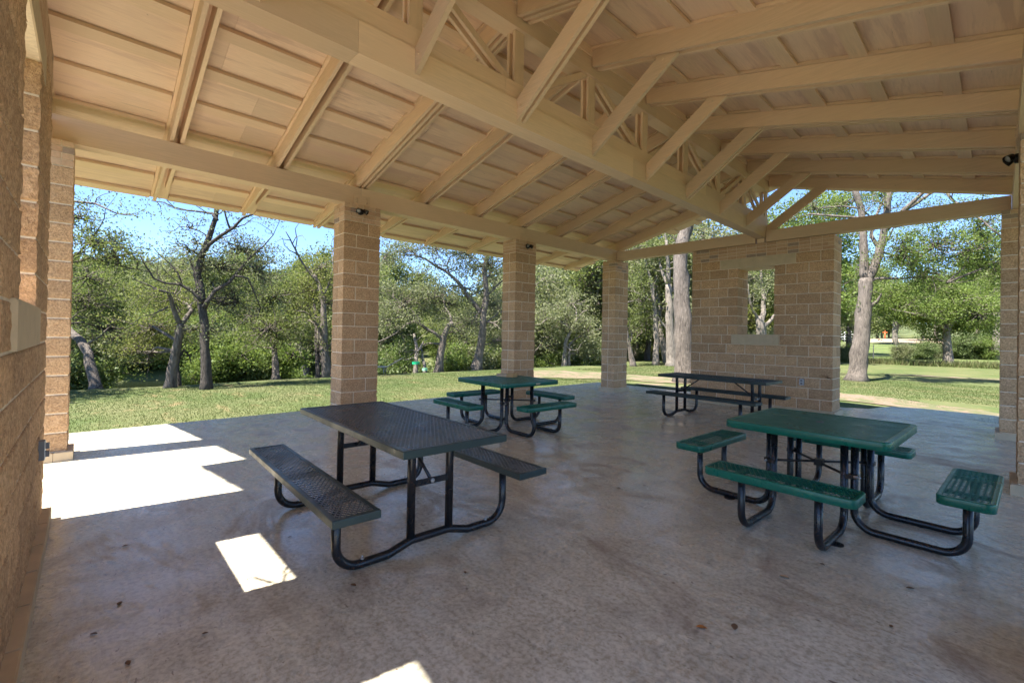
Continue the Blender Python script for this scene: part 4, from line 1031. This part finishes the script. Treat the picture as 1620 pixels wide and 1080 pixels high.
for (px, dep, k, s_) in ((1422, 38, 1, .8), (1462, 39, 2, .8), (1478, 40, 1, .9), (1525, 40, 2, 1.1), (1545, 41, 2, 1.1), (1560, 39, 0, .9), (1334, 36, 1, .8)):
    x, y = polar(px, dep); place(BU[k], x, y, s_, '%s by the wire fence on the right' % BK[k], 'bush', 'bushes by the wire fence (%s)' % BK[k])
for i in range(44):
    x = random.uniform(-33, -30.2); y = random.uniform(-5, 12) if i >= 14 else random.uniform(12, 32); k = random.choice([0, 0, 1, 2]); place(BU[k], x, y, random.uniform(.7, 1.3)*1.25, '%s on the waterline across the river' % BK[k], 'bush', 'bushes on the far waterline (%s)' % BK[k])

# trees just outside the frame whose shade falls on the lawn
for (x, y, k, s_, nm) in ((12.5, 18, 0, 1.3, 'right'), (14, 27, 2, 1.4, 'right'), (10.5, 35, 0, 1.3, 'right'), (-10.5, -5.5, 0, 1.1, 'left'), (-13, -9, 1, 1.1, 'left')):
    place(PR[k], x, y, s_, '%s just outside the %s edge of the view' % (KIND[k][0], nm), 'tree', 'shade trees at the %s edge (%s)' % (nm, KIND[k][0]))
# hillside wood: nobody could count it
rngh = np.random.default_rng(5); cs = []; ts = []
for i in range(2600):
    px = rngh.uniform(60, 1250); dep = rngh.uniform(62, 150); q = at_depth(px, 531, dep); z = gz(q.x, q.y); r_ = rngh.uniform(1.4, 4.2)
    n = 60; v = rngh.normal(0, 1, (n, 3)); v /= np.linalg.norm(v, axis=1)[:, None]
    c = np.array([q.x, q.y, z+r_*.8])+v*np.array([r_, r_, r_*.95])*rngh.uniform(.75, 1.05, (n, 1)); cs.append(c); ts.append(np.clip(rngh.uniform(.1, .8)+rngh.normal(0, .12, n), 0, 1))
V, T = leaf_quads(np.concatenate(cs), np.concatenate(ts), .75, rngh)
mesh_np('hillside_wood', V, T, L_oak, kind='stuff', label='distant green wood covering the hillside beyond the river', cat='wood')

# fence, gate and marker on the right --------------------------------------
def fpt(px, dep): q = at_depth(px, 531, dep); return Vector((q.x, q.y, gz(q.x, q.y)))
fe = empty('wire_fence', tuple(fpt(1330, 40)), label='low rusty wire fence on steel posts before the meadow', cat='fence'); o0 = fe.location.copy()
fp = [fpt(a, 40+.004*(a-1330)) for a in range(1310, 1660, 36)]
for p_ in fp:
    mb = MB(); q = p_-o0; mb.box((q.x-.03, q.y-.03, q.z-.2), (q.x+.03, q.y+.03, q.z+1.25)); mb.build('post', M_dull, fe)
mb = MB()
for h in (.3, .6, .9, 1.15):
    for a, b in zip(fp[:-1], fp[1:]): mb.tube([a-o0+Vector((0, 0, h)), b-o0+Vector((0, 0, h))], .008, 4)
mb.build('wire', M_dull, fe)
g = fpt(1341, 44); pe = empty('utility_post', tuple(g), label='dark round timber post left of the big forked oak', cat='post')
mb = MB(); mb.tube([(0, 0, -.2), (0, 0, 2.9)], .13, 12); mb.build('shaft', M_bark_d, pe); mb = MB(); mb.tube([(0, 0, 2.9), (0, 0, 2.96)], [.14, .12], 12); mb.build('cap', M_dull, pe)
g = fpt(1400, 84); mp = empty('marker_post', tuple(g), label='orange marker post at the sandy track behind the meadow', cat='marker')
mb = MB(); mb.tube([(0, 0, -.1), (0, 0, 1.5)], .12, 10); mb.tube([(0, 0, 1.5), (0, 0, 1.6)], [.12, .05], 10); mb.build('shaft', m_plain('orange_paint', (.55, .12, .03), .6), mp)
mb = MB(); mb.box((-.35, -.04, 1.15), (.35, .04, 1.3)); mb.build('crosspiece', m_plain('orange_paint_arm', (.55, .12, .03), .6), mp)
g = fpt(1336, 74); wg = empty('white_gate', tuple(g), R(-12), label='white pipe gate beyond the meadow at the window wall edge', cat='gate')
mb = MB()
for z in (.4, .8, 1.2, 1.6): mb.tube([(-2.2, 0, z), (2.2, 0, z)], .035, 6)
mb.build('rails', m_plain('white_pipe', (.75, .75, .75), .5), wg)
for x in (-2.2, 0, 2.2): mb = MB(); mb.tube([(x, 0, -.1), (x, 0, 1.7)], .05, 8); mb.build('post', bpy.data.materials['white_pipe'], wg)
# tall dry grass at the fence
Vt, tt = blades(9000, -3, 16, 40.5, 43, .45, .02, lambda x, y: True)
mesh_np('tall_grass', Vt, np.clip(tt+.4, 0, 1), L_grass, kind='stuff', label='tall straw coloured grass along the wire fence', cat='grass')
# grey rail bench by the river edge
g = ground(600, 591, -.12); rb = empty('park_recliner', (g.x, g.y, gz(g.x, g.y)), R(52), label='low grey metal recliner with raised back at the river edge', cat='recliner')
mb = MB(); mb.bar((-.9, 0, .28), (.3, 0, .28), .5, .03, side=(0, 1, 0)); mb.build('seat', M_dull, rb); mb = MB(); mb.bar((.3, 0, .28), (.85, 0, .62), .5, .03, side=(0, 1, 0)); mb.build('backrest', M_dull, rb)
for x in (-.75, .2):
    for y in (-.2, .2): mb = MB(); mb.tube([(x, y, -.1), (x, y, .27)], .02, 8); mb.build('leg', M_dull, rb)
